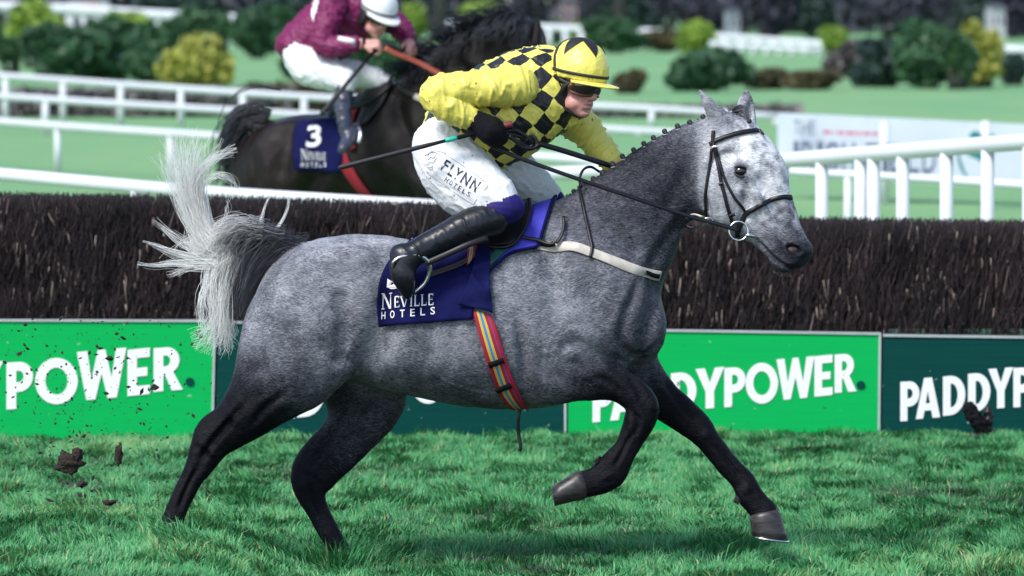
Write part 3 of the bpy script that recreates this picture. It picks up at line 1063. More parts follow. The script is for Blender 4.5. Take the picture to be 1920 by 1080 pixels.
# ------------------------------------------------------------------ white banner
def banner():
    d0, d1 = 62.0, 58.0
    def Yat(u): return CAM_Y + 1 / np.interp(u, [1460, 1920], [1 / d0, 1 / d1])
    tl, tr = P(1458, 211, Yat(1458)), P(2260, 249, Yat(2260))
    bl, br = P(1458, 328, Yat(1458)), P(2260, 374, Yat(2260))
    root = thing('banner', (bl + br) / 2 * np.array([1, 1, 0]), 'long white printed banner on the rail at the right with a green rider emblem', 'banner')
    th = np.array([0, .05, 0])
    MB().add([bl, br, tr, tl, bl + th, br + th, tr + th, tl + th], [(0, 1, 2, 3), (5, 4, 7, 6), (0, 4, 5, 1), (1, 5, 6, 2), (2, 6, 7, 3), (3, 7, 4, 0)]).build('sheet', m_banner, root, smooth=False)
    for k in range(5):
        u = 1470 + k * 190
        p = P(u, 300, Yat(u))
        MB().tube([(p[0], p[1] + .12, 0), (p[0], p[1] + .12, p[2] + .4)], .05, 8).build('post', m_white_rail, root)
    def write(txt, u0, u1, v0, v1, mat, slope, bold=0):
        adv = {'I': .42, ' ': .4}
        tot = sum(adv.get(c, .85) for c in txt); x = 0.0
        for ch in txt:
            w_ = adv.get(ch, .85)
            if ch != ' ':
                gv_, gf_ = text_mesh(ch, bold)
                x0, x1 = gv_[:, 0].min(), gv_[:, 0].max(); y0, y1 = gv_[:, 1].min(), gv_[:, 1].max()
                a_ = u0 + (u1 - u0) * (x + .06) / tot; b_ = u0 + (u1 - u0) * (x + w_ - .10) / tot
                pts = []
                for xx_, yy_ in gv_:
                    u = a_ + (b_ - a_) * (xx_ - x0) / max(x1 - x0, 1e-6)
                    v = v1 + (v0 - v1) * (yy_ - y0) / (y1 - y0) + slope * (u - u0)
                    pts.append(P(u, v, Yat(u) - .012))
                MB().add(pts, gf_).build('letter', mat, root, smooth=False)
            x += w_
    write('THE', 1487, 1532, 225, 251, m_grey_print, .05)
    # illegible red line of small print: a row of small dashes
    mb = MB()
    for k, (a, b) in enumerate([(1543, 1559), (1563, 1566), (1570, 1583), (1586, 1604), (1607, 1615), (1618, 1633), (1636, 1647)]):
        mb.add([P(a, 251 + k * .5, Yat(a) - .012), P(b, 251.6 + k * .5, Yat(b) - .012), P(b, 245 + k * .5, Yat(b) - .012), P(a, 244.4 + k * .5, Yat(a) - .012)], [(0, 1, 2, 3)])
    mb.build('small_print', m_red_print, root, smooth=False)
    write('IRISH FIELD', 1486, 1758, 264, 318, m_grey_print, .03, .012)
    # emblem: green horse and rider seen as a curved head, body and trailing leg
    def shape(px):
        MB().add([P(u, v, Yat(u) - .012) for u, v in px], [tuple(range(len(px)))[::-1]]).build('emblem', m_teal_print, root, smooth=False)
    shape([(1817, 262), (1819, 250), (1828, 245), (1836, 247), (1840, 254), (1852, 258), (1860, 250), (1866, 254), (1864, 268), (1868, 284), (1858, 290), (1836, 280), (1822, 276)])
    shape([(1813, 290), (1838, 283), (1852, 295), (1844, 306), (1826, 296), (1816, 293)])
    shape([(1795, 268), (1800, 268), (1800, 295), (1808, 318), (1815, 332), (1810, 332), (1801, 318), (1795, 298)])


m_banner = M('white_banner_sheet', (.50, .545, .63), .6, (.47, .515, .60), 3, spec=.2)
m_grey_print = M('blue_grey_print', (.07, .085, .15), .6, (.09, .10, .17), 20)
m_red_print = M('faded_red_print', (.50, .11, .17), .6, (.5, .14, .2), 20)
m_teal_print = M('teal_print', (.006, .16, .17), .6, (.01, .18, .18), 20)
banner()

# ------------------------------------------------------------------ bushes, trees, buildings far behind
def crown(mat, parent, c, rx, rz, lobes, n, size, seed):
    r = np.random.default_rng(seed)
    wts = np.array([l[3] ** 2 for l in lobes]); wts /= wts.sum()
    k = r.choice(len(lobes), n, p=wts)
    L = np.array(lobes)[k]
    q = r.normal(0, 1, (n, 3)); q /= np.linalg.norm(q, axis=1)[:, None]
    q *= (r.random(n) ** .3)[:, None] * (1 + .25 * vnoise(q * 2.5 + L[:, :3] * 9, seed))[:, None]
    low = np.where(L[:, 2] < 0, .9, 1.0)
    p = np.array(c) + np.c_[(L[:, 0] + q[:, 0] * L[:, 3]) * rx, (L[:, 1] + q[:, 1] * L[:, 3]) * rx * .9, (L[:, 2] + q[:, 2] * L[:, 3]) * rz * low * 1.12]
    p[:, 2] = np.maximum(p[:, 2], .03)
    a = r.normal(0, 1, (n, 3)); a /= np.linalg.norm(a, axis=1)[:, None]
    b = np.cross(a, r.normal(0, 1, (n, 3))); b /= np.linalg.norm(b, axis=1)[:, None]
    s = size * r.uniform(.5, 1.5, n)[:, None]
    V = np.stack([p - a * s, p + b * s * .55, p + a * s, p - b * s * .55], 1)
    me = mesh_data('crown', V.reshape(-1, 3), np.arange(n)[:, None] * 4 + np.array([[0, 1, 2, 3]]), mat, smooth=False)
    lt = r.random(len(lobes))[k]
    setattr_f(me, 'tone', np.repeat(np.clip(.25 + .5 * lt + r.normal(0, .2, n), 0, 1), 4))
    return put('crown', me, parent)


def bush(kind, u, v, wpx, hpx, vb, mat, label, group='round bushes on the far side of the course', dens=1.0, dv=0.0, trunk=False):
    """u,v centre of the crown in pixels, wpx/hpx its size, vb the row where it stands"""
    Y = D2Y(vb) + dv
    s = (Y - CAM_Y) / FPX
    c = P(u, v, Y)
    root = thing(kind, (c[0], Y, 0), label, 'tree' if 'tree' in kind else 'bush', group)
    rx, rz = wpx * s / 2 * 1.12, hpx * s / 2 * 1.10
    n = int(4200 * dens)
    rr_ = np.random.default_rng(abs(int(u * 3 + v * 5)))
    lobes = [(0, 0, 0, .72)] + [(rr_.uniform(-.62, .62), rr_.uniform(-.4, .4), rr_.uniform(-.5, .55), rr_.uniform(.30, .52)) for _ in range(7)]
    crown(m_leaf[mat], root, c, rx, rz, lobes, n, max(rx, rz) * .075 + .05, abs(int(u * 7 + v)))
    mb = MB()
    if trunk:
        mb.tube([(c[0], Y, 0), (c[0] + .1, Y, c[2] * .5), (c[0] - .05, Y, c[2])], [.22, .17, .1], 8)
        for k in range(5):
            a = k * 1.3
            mb.tube([(c[0], Y, c[2] * .55), (c[0] + math.cos(a) * rx * .5, Y + math.sin(a) * rx * .4, c[2] + rz * .3)], [.1, .04], 6)
        mb.build('trunk', m_bark, root)
    else:
        for k in range(5):
            a = k * 1.26
            mb.tube([(c[0] + .15 * math.cos(a), Y + .15 * math.sin(a), 0), (c[0] + math.cos(a) * rx * .5, Y + math.sin(a) * rx * .4, c[2])], [.09, .03], 6)
        mb.build('stem', m_bark, root)
    return root


BUSHES = [
    (60, 52, 118, 92, 128, 'lime', 'yellow green round bush at the far left edge'),
    (152, 102, 200, 100, 152, 'dark', 'large dark green bush just above the rails at the left'),
    (245, 58, 105, 80, 118, 'lime', 'lime topped bush behind the large dark bush at the left'),
    (282, 112, 100, 88, 154, 'dark', 'dark green bush left of the yellow bush'),
    (100, 28, 80, 34, 84, 'brown', 'low dark russet bush far back at the left'),
    (366, 118, 142, 96, 160, 'yellow', 'yellow bush standing above the rails left of the maroon jockey'),
    (350, 56, 100, 66, 104, 'mid', 'mid green bush behind the yellow bush'),
    (482, 56, 120, 96, 110, 'dark', 'square dark green clipped bush left of the maroon jockey'),
    (415, 48, 50, 56, 100, 'mid', 'small green bush beside the square dark bush'),
    (575, 120, 120, 66, 160, 'dark', 'dark low bush behind the back of the maroon jockey'),
    (720, 128, 210, 110, 176, 'dark', 'broad dark green bush under the arms of the maroon jockey'),
    (778, 42, 58, 64, 84, 'lime', 'yellow green bush right of the white helmet'),
    (905, 30, 90, 50, 84, 'lime', 'green bush behind the flying mane of the dark horse'),
    (1090, 60, 52, 34, 90, 'lime', 'small yellow green bush above the yellow helmet'),
    (1150, 62, 120, 62, 100, 'dark', 'dark green bush group right of the yellow helmet'),
    (1245, 78, 80, 36, 98, 'brown', 'brown low bush left of the yellow green ball bush'),
    (1308, 68, 74, 66, 102, 'lime', 'yellow green ball bush above the broad dark bush'),
    (1352, 92, 50, 22, 105, 'brown', 'little russet bush at the foot of the ball bush'),
    (1327, 132, 162, 76, 172, 'dark', 'broad dark green bush right above the ears of the grey horse'),
    (1432, 150, 90, 34, 168, 'brown', 'low russet hedge bush right of the broad dark bush'),
    (1520, 152, 110, 30, 169, 'brown', 'low russet hedge bush stretching towards the big dark clump'),
    (1178, 155, 66, 40, 176, 'brown', 'low russet bush beside the peak of the yellow helmet'),
    (1564, 74, 62, 52, 104, 'lime', 'yellow green round bush left of the big dark clump'),
    (1598, 112, 88, 66, 146, 'grey', 'grey leafless bush at the left foot of the big dark clump'),
    (1660, 118, 110, 96, 164, 'pine', 'dark evergreen at the left side of the big clump'),
    (1740, 106, 160, 110, 166, 'dark', 'tall dark green middle tree of the big clump'),
    (1842, 112, 86, 116, 164, 'yellow', 'tall yellow bush at the right end of the big clump'),
    (1795, 100, 70, 90, 168, 'mid', 'mid green bush before the tall yellow bush'),
    (1900, 128, 60, 60, 160, 'pine', 'dull dark bush cut by the right edge'),
    (1990, 110, 110, 90, 160, 'mid', 'green bush beyond the right edge'),
    (200, 76, 150, 80, 130, 'dark', 'dark green bush linking the large dark bush and the lime topped one'),
    (560, 72, 90, 70, 118, 'dark', 'dark green bush between the square clipped bush and the maroon back'),
    (300, 74, 90, 60, 124, 'dark', 'deep green bush above the low dark bush left of the yellow bush'),
    (20, 92, 70, 50, 140, 'mid', 'green bush under the yellow green one at the left edge'),
    (660, 30, 130, 60, 92, 'dark', 'dark bush belt behind the shoulders of the maroon jockey'),
    (1010, 62, 90, 44, 92, 'dark', 'dark bush belt between the dark ears and the yellow helmet'),
    (1690, 92, 120, 90, 150, 'dark', 'dark green bush filling the middle of the big clump'),
    (-60, 80, 120, 110, 160, 'mid', 'green bush beyond the left edge'),
]
for (u, v, w, h, vb, mt, lab) in BUSHES:
    bush('bush', u, v, w, h, vb, mt, lab)

# wood: one dark mass far behind and single trees before it
def wood():
    parts_v, parts_t = [], []
    r = np.random.default_rng(5)
    n = 42000
    x = r.uniform(-75, 75, n); y = r.uniform(300, 345, n)
    hgt = 9 + 5 * fbm(np.c_[x * .10, y * .05, np.zeros(n)], 8, 3)
    z = r.random(n) ** .75 * np.maximum(hgt, 4)
    p = np.c_[x, y, z]
    a = r.normal(0, 1, (n, 3)); a[:, 2] *= 1.6; a /= np.linalg.norm(a, axis=1)[:, None]
    b = np.cross(a, r.normal(0, 1, (n, 3))); b /= np.linalg.norm(b, axis=1)[:, None]
    s = r.uniform(.3, .9, n)[:, None]
    V = np.stack([p - a * s, p + b * s * .4, p + a * s, p - b * s * .4], 1)
    F = np.arange(n)[:, None] * 4 + np.array([[0, 1, 2, 3]])
    me = mesh_data('wood', V.reshape(-1, 3), F, m_leaf['wood'], smooth=False)
    t_ = np.clip(.45 + .5 * fbm(np.c_[x * .35, y * .1, z * .3], 2, 3) + r.normal(0, .15, n), 0, 1)
    setattr_f(me, 'tone', np.repeat(t_, 4))
    tag(put('wood', me), 'dark purplish winter wood along the far side of the course', 'wood', kind='stuff')


wood()
k = 0
for u, w, h, mt, lab in [(40, 120, 120, 'wood', 'bare purple tree of the wood at the left corner'), (330, 150, 110, 'pine', 'dark evergreen of the wood above the yellow bush'),
                         (540, 110, 100, 'pine', 'dark evergreen of the wood left of the maroon jockey'), (860, 90, 80, 'wood', 'bare tree of the wood above the dark mane'),
                         (985, 90, 100, 'wood', 'bare tree of the wood above the ears of the dark horse'), (1180, 100, 100, 'pine', 'dark evergreen of the wood right of the yellow helmet'),
                         (1300, 90, 90, 'wood', 'bare purple tree of the wood behind the ball bush'), (1450, 120, 110, 'wood', 'bare purple tree of the wood above the far rail'),
                         (1530, 90, 110, 'pine', 'slim evergreen of the wood above the round bush'), (1690, 130, 110, 'wood', 'bare purple tree of the wood above the big dark clump'),
                         (1825, 70, 120, 'pine', 'dark evergreen of the wood above the yellow bush at the right'), (1900, 90, 110, 'wood', 'bare tree of the wood at the right corner')]:
    bush('tree', u, 18, w, h, 72, mt, lab, 'trees along the front of the far wood', .7, 0, True)
for u, lab in [(826, 'pale bare tree trunk above the white helmet'), (1160, 'bare tree trunk right of the yellow helmet')]:
    g = G(u, 76)
    rt = thing('tree', g, lab, 'tree', 'trees along the front of the far wood')
    MB().tube([g, g + [.2, 0, 4], g + [-.1, 0, 9]], [.35, .3, .2], 8).build('trunk', m_bark, rt)
    leaves('crown', m_leaf['wood'], rt, g + [0, 0, 8], (3.5, 2.5, 3), 500, .3, int(u))

# small far buildings, seen between the trees
m_wall_pink = M('pinkish_render', (.22, .16, .18), .8, (.2, .14, .16), 1)
m_wall_white = M('white_render', (.42, .43, .47), .7, (.38, .39, .43), 1)
m_slate = M('slate_roof', (.10, .10, .13), .7, (.08, .08, .1), 2)
m_dark_window = M('dark_window', (.03, .035, .045), .2, (.04, .045, .05), 2)
m_orange = M('orange_print', (.55, .20, .14), .6, (.5, .18, .12), 3)


def house(u, vb, v0, v1, wpx, mat, label, roof=True):
    Y = D2Y(vb) if vb > 40 else 290
    a = P(u - wpx / 2, v0, Y); b = P(u + wpx / 2, v1, Y)
    w = b[0] - a[0]; top = a[2]
    root = thing('house', ((a[0] + b[0]) / 2, Y + 2, 0), label, 'house', 'small pale buildings among the far trees')
    cx = (a[0] + b[0]) / 2
    MB().box((cx, Y + 2, top / 2), (w, 4, top)).build('wall', mat, root, smooth=False)
    if roof:
        v = [(cx - w * .55, Y - .2, top), (cx + w * .55, Y - .2, top), (cx + w * .55, Y + 4.2, top), (cx - w * .55, Y + 4.2, top), (cx - w * .5, Y + 2, top + w * .22), (cx + w * .5, Y + 2, top + w * .22)]
        MB().add(v, [(0, 1, 5, 4), (2, 3, 4, 5), (1, 2, 5), (3, 0, 4), (3, 2, 1, 0)]).build('roof', m_slate, root, smooth=False)
    for k in (-.25, .25):
        MB().box((cx + w * k, Y - .02, top * .6), (w * .16, .06, top * .28)).build('window', m_dark_window, root, smooth=False)
    return root


house(1068, 76, 0, 22, 30, m_wall_pink, 'pinkish far house between the dark ears and the yellow helmet')
house(1376, 74, 22, 42, 24, m_wall_white, 'small white far house above the round ball bush')
house(1872, 74, 14, 40, 26, m_wall_white, 'small white far house at the top right among dark trees')
house(1196, 88, 62, 74, 40, m_wall_white, 'low white far building right of the yellow helmet', False)

root = thing('sign', G(165, 86), 'white far sign board with an orange panel at the top left', 'sign')
Y = D2Y(86); a = P(125, 2, Y); b = P(205, 33, Y)
MB().box(((a[0] + b[0]) / 2, Y, (a[2] + b[2]) / 2), (b[0] - a[0], .1, a[2] - b[2])).build('board', m_wall_white, root, smooth=False)
a2 = P(150, 8, Y); b2 = P(183, 24, Y)
MB().box(((a2[0] + b2[0]) / 2, Y - .07, (a2[2] + b2[2]) / 2), (b2[0] - a2[0], .04, a2[2] - b2[2])).build('panel', m_orange, root, smooth=False)
for uu in (135, 195):
    p_ = P(uu, 30, Y); MB().tube([(p_[0], Y + .06, 0), (p_[0], Y + .06, p_[2] + .3)], .08, 8).build('post', m_white_rail, root)

# ================================================================== the grey horse
YB = 0.0
YN, YF = -.13, .13        # near and far legs


def grey_horse():
    lo = P(230, 1100, 0); hi = P(1560, 130, 0)
    F = Field((lo[0], -.40, -.02), (hi[0], .40, hi[2]), .0058)
    # trunk
    F.sweep([N(566, 482, 556, 610, 0, .15, .52), N(592, 462, 580, 668, 0, .22, .56), N(622, 448, 606, 700, 0, .262, .64), N(662, 440, 650, 704, 0, .275, .67),
             N(715, 441, 700, 720, 0, .268, .58), N(770, 454, 762, 738, 0, .268, .54), N(830, 462, 830, 752, 0, .28, .54), N(890, 452, 900, 764, 0, .285, .52),
             N(950, 428, 960, 767, 0, .265, .50), N(1005, 402, 1010, 764, 0, .235, .50), N(1046, 386, 1052, 748, 0, .215, .46), N(1082, 416, 1088, 724, 0, .205, .42),
             N(1118, 462, 1124, 704, 0, .185, .42), N(1152, 510, 1158, 690, 0, .15, .44)], k=.06, sub=3)
    # neck
    F.sweep([N(1040, 380, 1180, 590, 0, .185, .44), N(1066, 367, 1216, 556, 0, .165, .38), N(1104, 342, 1236, 512, 0, .14, .32), N(1142, 316, 1240, 478, 0, .118, .29), N(1180, 292, 1250, 450, 0, .102, .27),
             N(1220, 267, 1264, 430, 0, .09, .28), N(1265, 246, 1290, 410, 0, .08, .32), N(1305, 229, 1312, 396, 0, .074, .42), N(1342, 218, 1346, 345, -.005, .07, .5)], k=.05)
    # head, nose turned a little to the camera
    F.sweep([N(1372, 214, 1336, 262, -.01, .065, .55), N(1402, 223, 1330, 310, -.012, .082, .62), N(1427, 242, 1326, 362, -.018, .096, .74), N(1445, 268, 1330, 405, -.026, .098, .78),
             N(1453, 300, 1346, 424, -.034, .092, .72), N(1461, 330, 1368, 434, -.044, .082, .70), N(1474, 356, 1390, 444, -.054, .070, .68), N(1486, 388, 1410, 456, -.066, .060, .58),
             N(1500, 418, 1423, 466, -.078, .055, .46), N(1510, 438, 1438, 480, -.088, .052, .40), N(1516, 454, 1456, 490, -.094, .050, .36)], k=.03)
    F.ell(P(1502, 466, -.096), (.046, .058, .036), R=Matrix.Rotation(math.radians(35), 3, 'Y'), k=.02)     # nose
    F.ell(P(1488, 488, -.098), (.040, .046, .026), R=Matrix.Rotation(math.radians(-8), 3, 'Y'), k=.02)     # upper lip
    F.ell(P(1462, 497, -.097), (.042, .036, .024), R=Matrix.Rotation(math.radians(32), 3, 'Y'), k=.012)    # lower lip and chin
    # jaw, cheekbone, brow, nose wings, lips
    for sgn in (-1, 1):
        F.ell(P(1356, 372, -.025 + sgn * .058), (.085, .035, .10), k=.04)
        F.sweep([C(1402, 330, -.03 + sgn * .088, 8), C(1418, 356, -.042 + sgn * .074, 6), C(1436, 392, -.06 + sgn * .060, 5)], k=.016, planar=False)
        F.sweep([C(1428, 336, -.04 + sgn * .080, 5), C(1452, 380, -.058 + sgn * .066, 6), C(1470, 410, -.074 + sgn * .056, 6)], k=.03, planar=False, op=-1)
        F.sweep([C(1376, 424, -.05 + sgn * .083, 5), C(1392, 400, -.05 + sgn * .085, 7), C(1398, 372, -.045 + sgn * .092, 6)], k=.035, planar=False, op=-1)
        F.sweep([C(1340, 300, -.02 + sgn * .098, 6), C(1366, 290, -.02 + sgn * .105, 7)], k=.03, planar=False, op=-1)
        F.ell(P(1393, 310, -.026 + sgn * .088), (.036, .018, .022), k=.02)
        F.ell(P(1390, 321, -.026 + sgn * .108), (.026, .020, .017), k=.010, op=-1)
        F.ell(P(1490, 464, -.094 + sgn * .040), (.044, .026, .034), R=Matrix.Rotation(math.radians(25), 3, 'Y'), k=.016)
        F.ell(P(1487, 468, -.094 + sgn * .066), (.034, .030, .020), R=Matrix.Rotation(math.radians(20), 3, 'Y'), k=.010, op=-1)
        F.sweep([C(1422, 449, -.066 + sgn * .058, 3), C(1438, 470, -.080 + sgn * .060, 3.5), C(1455, 486, -.092 + sgn * .052, 4.5), C(1472, 497, -.096 + sgn * .046, 4.5), C(1488, 505, -.098 + sgn * .030, 3.5), C(1494, 508, -.098, 3.5)], k=.008, planar=False, op=-1)
        F.sweep([C(1322, 384, -.02 + sgn * .085, 8), C(1328, 412, -.02 + sgn * .07, 8)], k=.02, planar=False, op=-1)
    # ears
    for yc, pts in ((-.062, [(1309, 170, 1313, 168), (1314, 184, 1326, 181), (1319, 201, 1346, 199), (1329, 224, 1367, 219), (1340, 246, 1378, 239), (1352, 266, 1384, 258)]),
                    (.048, [(1398, 171, 1403, 171), (1389, 182, 1409, 182), (1382, 197, 1414, 197), (1380, 216, 1417, 216), (1382, 236, 1419, 238), (1384, 256, 1420, 258)])):
        F.sweep([N(*p, yc + .006 * i * (1 if yc < 0 else -1), .008 + .0042 * i, .62) for i, p in enumerate(pts)], k=.012)
        cu, cv = (1336, 220) if yc < 0 else (1402, 214)
        F.ell(P(cu, cv, yc - .026), (.014, .022, .052), R=Matrix.Rotation(math.radians(-25 if yc < 0 else 10), 3, 'Y'), k=.012, op=-1)
    # near hind
    F.sweep([N(500, 560, 690, 555, -.10, .155, .56), N(458, 622, 684, 615, -.115, .155, .56), N(446, 668, 656, 660, -.122, .148, .50), N(438, 708, 604, 704, YN, .13, .26), N(428, 742, 558, 738, YN, .110, .08), N(410, 770, 515, 778, YN, .085, .07), N(390, 790, 478, 806, YN, .064, .06),
             N(366, 806, 446, 828, YN, .05, .05), N(359, 824, 424, 852, YN, .047, .05), N(353, 852, 406, 874, YN, .042, .06), N(343, 880, 386, 896, YN, .033, .07), N(331, 908, 372, 918, YN, .030, .06), N(318, 938, 358, 946, YN, .031, .05),
             N(306, 966, 347, 972, YN, .034, .04), N(298, 984, 338, 992, YN, .033, .04)], k=.05)
    # far hind
    F.sweep([N(560, 640, 735, 640, .11, .13, .34), N(592, 705, 752, 700, .12, .125, .30), N(608, 745, 762, 738, YF, .105, .34), N(614, 776, 738, 776, YF, .088, .36), N(606, 806, 708, 815, YF, .068, .30), N(584, 832, 682, 843, YF, .056, .24),
             N(560, 858, 655, 866, YF, .05, .16), N(545, 882, 634, 890, YF, .047, .12), N(549, 906, 615, 913, YF, .042, .08), N(560, 930, 611, 936, YF, .034, .09), N(574, 958, 617, 956, YF, .030, .12), N(592, 992, 630, 982, YF, .030, .10),
             N(606, 1016, 642, 1002, YF, .034, .05), N(618, 1036, 655, 1024, YF, .032, .04)], k=.05)
    # near fore
    F.sweep([N(1000, 610, 1010, 752, -.10, .10, .46), N(1040, 634, 1046, 757, YN, .092, .34), N(1085, 645, 1090, 752, YN, .080, .20), N(1139, 672, 1124, 750, YN, .064, .08), N(1178, 696, 1152, 754, YN, .052, .05), N(1212, 720, 1170, 766, YN, .05, .04),
             N(1232, 750, 1175, 776, YN, .05, .04), N(1230, 778, 1171, 794, YN, .045, .03), N(1214, 812, 1163, 813, YN, .030, .03), N(1197, 844, 1151, 836, YN, .025, .04), N(1184, 872, 1132, 856, YN, .034, .03), N(1170, 902, 1116, 868, YN, .036, .03),
             N(1146, 918, 1102, 882, YN, .035, .03), N(1118, 928, 1090, 884, YN, .034, .03), N(1098, 934, 1080, 884, YN, .036, .03)], k=.045)
    # far fore
    F.sweep([N(1222, 650, 1150, 700, .09, .10, .40), N(1236, 684, 1185, 752, .12, .085, .20), N(1264, 720, 1218, 778, YF, .066, .08), N(1300, 752, 1250, 796, YF, .053, .05), N(1332, 788, 1280, 813, YF, .05, .04), N(1350, 818, 1306, 832, YF, .047, .03),
             N(1370, 846, 1328, 858, YF, .038, .03), N(1394, 876, 1352, 886, YF, .032, .05), N(1417, 900, 1372, 908, YF, .034, .03), N(1430, 924, 1381, 932, YF, .037, .03), N(1442, 942, 1394, 946, YF, .033, .03), N(1456, 956, 1405, 960, YF, .036, .03)], k=.045)
    # tail dock
    F.sweep([N(560, 456, 548, 500, 0, .06, .2), N(520, 436, 510, 482, 0, .05, .15), N(470, 420, 466, 466, 0, .042, .3), N(420, 419, 420, 460, 0, .034, .6), N(392, 428, 400, 462, 0, .025, .9)], k=.04)
    # muscles of the near (and far) side
    for sgn in (-1, 1):
        F.ell(P(1120, 560, sgn * .165), (.17, .06, .24), R=Matrix.Rotation(math.radians(18), 3, 'Y'), k=.06)            # shoulder
        F.ell(P(1050, 610, sgn * .185), (.12, .055, .13), R=Matrix.Rotation(math.radians(-30), 3, 'Y'), k=.05)         # triceps
        F.ell(P(1172, 610, sgn * .130), (.075, .06, .11), k=.035)                                                       # point of shoulder
        F.ell(P(1218, 610, sgn * .075), (.065, .07, .12), k=.03)                                                        # breast
        F.ell(P(585, 570, sgn * .18), (.165, .075, .19), R=Matrix.Rotation(math.radians(25), 3, 'Y'), k=.07)             # haunch
        F.ell(P(655, 490, sgn * .20), (.10, .05, .07), k=.05)                                                           # hip
        F.ell(P(620, 660, sgn * .20), (.10, .05, .11), R=Matrix.Rotation(math.radians(35), 3, 'Y'), k=.05)              # stifle
        F.sweep([C(972, 590, sgn * .292, 8), C(984, 640, sgn * .285, 11), C(986, 700, sgn * .265, 11)], k=.035, planar=False, op=-1)
        F.sweep([C(728, 520, sgn * .305, 16), C(722, 600, sgn * .30, 24), C(704, 660, sgn * .29, 22), C(668, 692, sgn * .28, 12)], k=.08, planar=False, op=-1)
        F.sweep([C(1225, 300, sgn * .118, 7), C(1290, 350, sgn * .11, 7), C(1300, 395, sgn * .1, 9)], k=.05, planar=False, op=-1)
        F.sweep([C(640, 560, sgn * .278, 6), C(650, 620, sgn * .285, 9), C(640, 670, sgn * .275, 8)], k=.06, planar=False, op=-1)
        F.sweep([C(500, 560, sgn * .262, 5), C(486, 630, sgn * .258, 7), C(488, 690, sgn * .245, 7)], k=.05, planar=False, op=-1)
        F.sweep([C(1000, 440, sgn * .262, 7), C(1035, 500, sgn * .258, 9), C(1040, 560, sgn * .262, 6)], k=.06, planar=False, op=-1)
        F.sweep([C(1100, 400, sgn * .19, 9), C(1150, 440, sgn * .178, 10), C(1190, 470, sgn * .165, 8)], k=.06, planar=False, op=-1)
        # tendons and gaskin line
        F.sweep([C(430, 795, sgn * .195 if sgn < 0 else .195, 6), C(392, 838, sgn * .185, 5), C(366, 890, sgn * .170, 5), C(340, 950, sgn * .168, 4)], k=.02, planar=False, op=-1) if sgn < 0 else None
    F.sweep([C(620, 850, YF - .075, 6), C(600, 890, YF - .062, 6), C(592, 925, YF - .05, 5), C(612, 985, YF - .045, 4)], k=.02, planar=False, op=-1)
    F.sweep([C(1190, 800, YN - .058, 5), C(1172, 840, YN - .048, 4), C(1156, 870, YN - .048, 4)], k=.02, planar=False, op=-1)
    F.sweep([C(1340, 838, YF - .06, 5), C(1366, 872, YF - .05, 4), C(1394, 904, YF - .048, 4)], k=.02, planar=False, op=-1)
    # between the legs: hollow under the flank
    V, Q = F.mesh(2)
    n = vnormals(V, Q)
    V = V + n * (.0022 * fbm(V * 16, 4, 3))[:, None]
    # muscle borders, skin folds and tendons pressed in along their lines
    for px, w_, d_ in [
            ([(1200, 512), (1188, 550), (1172, 588), (1164, 622), (1172, 648), (1184, 668)], 7, .020),
            ([(1046, 656), (1066, 642), (1090, 642), (1112, 654), (1140, 672), (1172, 692)], 9, .013),
            ([(968, 590), (978, 630), (984, 672), (986, 732)], 8, .016),
            ([(1166, 640), (1186, 664), (1212, 664), (1240, 640)], 6, .014),
            ([(1240, 548), (1222, 590), (1214, 625)], 7, .010),
            ([(1052, 410), (1110, 452), (1160, 486), (1196, 515)], 13, .014),
            ([(1292, 392), (1256, 440), (1222, 492), (1204, 524)], 8, .016),
            ([(1318, 260), (1296, 310), (1262, 370), (1230, 420)], 12, .008),
            ([(1120, 350), (1180, 330), (1240, 300), (1290, 268)], 12, .008),
            ([(738, 505), (726, 580), (706, 645), (664, 690)], 20, .022),
            ([(622, 678), (646, 668), (684, 690)], 7, .006),
            ([(640, 540), (654, 600), (650, 655)], 18, .006),
            ([(512, 530), (488, 600), (476, 690)], 11, .013),
            ([(580, 500), (560, 570), (540, 650), (520, 705)], 16, .008),
            ([(1000, 430), (1030, 480), (1040, 560), (1030, 610)], 14, .012),
            ([(1085, 480), (1110, 540), (1120, 600)], 12, .007),
            ([(1000, 640), (1030, 690), (1080, 716), (1130, 722)], 9, .008),
            ([(820, 560), (806, 640), (782, 708)], 9, .004), ([(862, 570), (850, 650), (830, 720)], 9, .005), ([(948, 590), (944, 660), (930, 730)], 9, .005),
            ([(1000, 742), (930, 738), (860, 722), (800, 690)], 3, -.004), ([(1060, 600), (1030, 640), (1018, 690)], 3, -.003), ([(640, 700), (660, 640), (690, 600)], 3, -.003),
            ([(1374, 436), (1390, 414), (1398, 384), (1392, 348)], 6, .008), ([(1402, 340), (1418, 366), (1432, 396)], 5, -.006), ([(1336, 300), (1362, 288), (1386, 292)], 6, .008),
            ([(1424, 344), (1448, 384), (1466, 414)], 7, .007), ([(1330, 404), (1322, 372), (1326, 330), (1336, 290)], 6, .010),
            ([(1420, 449), (1436, 468), (1454, 486), (1472, 497), (1490, 506)], 3.2, .013), ([(1452, 446), (1464, 462), (1468, 482)], 5, .006), ([(1506, 452), (1516, 470), (1508, 484)], 4, .005),
            ([(1436, 352), (1428, 384), (1434, 416), (1450, 436)], 2.4, -.003), ([(1344, 350), (1362, 376), (1376, 410)], 3, -.0025)]:
        V = crease(V, n, px, w_ * (1.25 if w_ > 6.5 else 1), d_ * (.62 if px[0][0] < 1300 else 1))
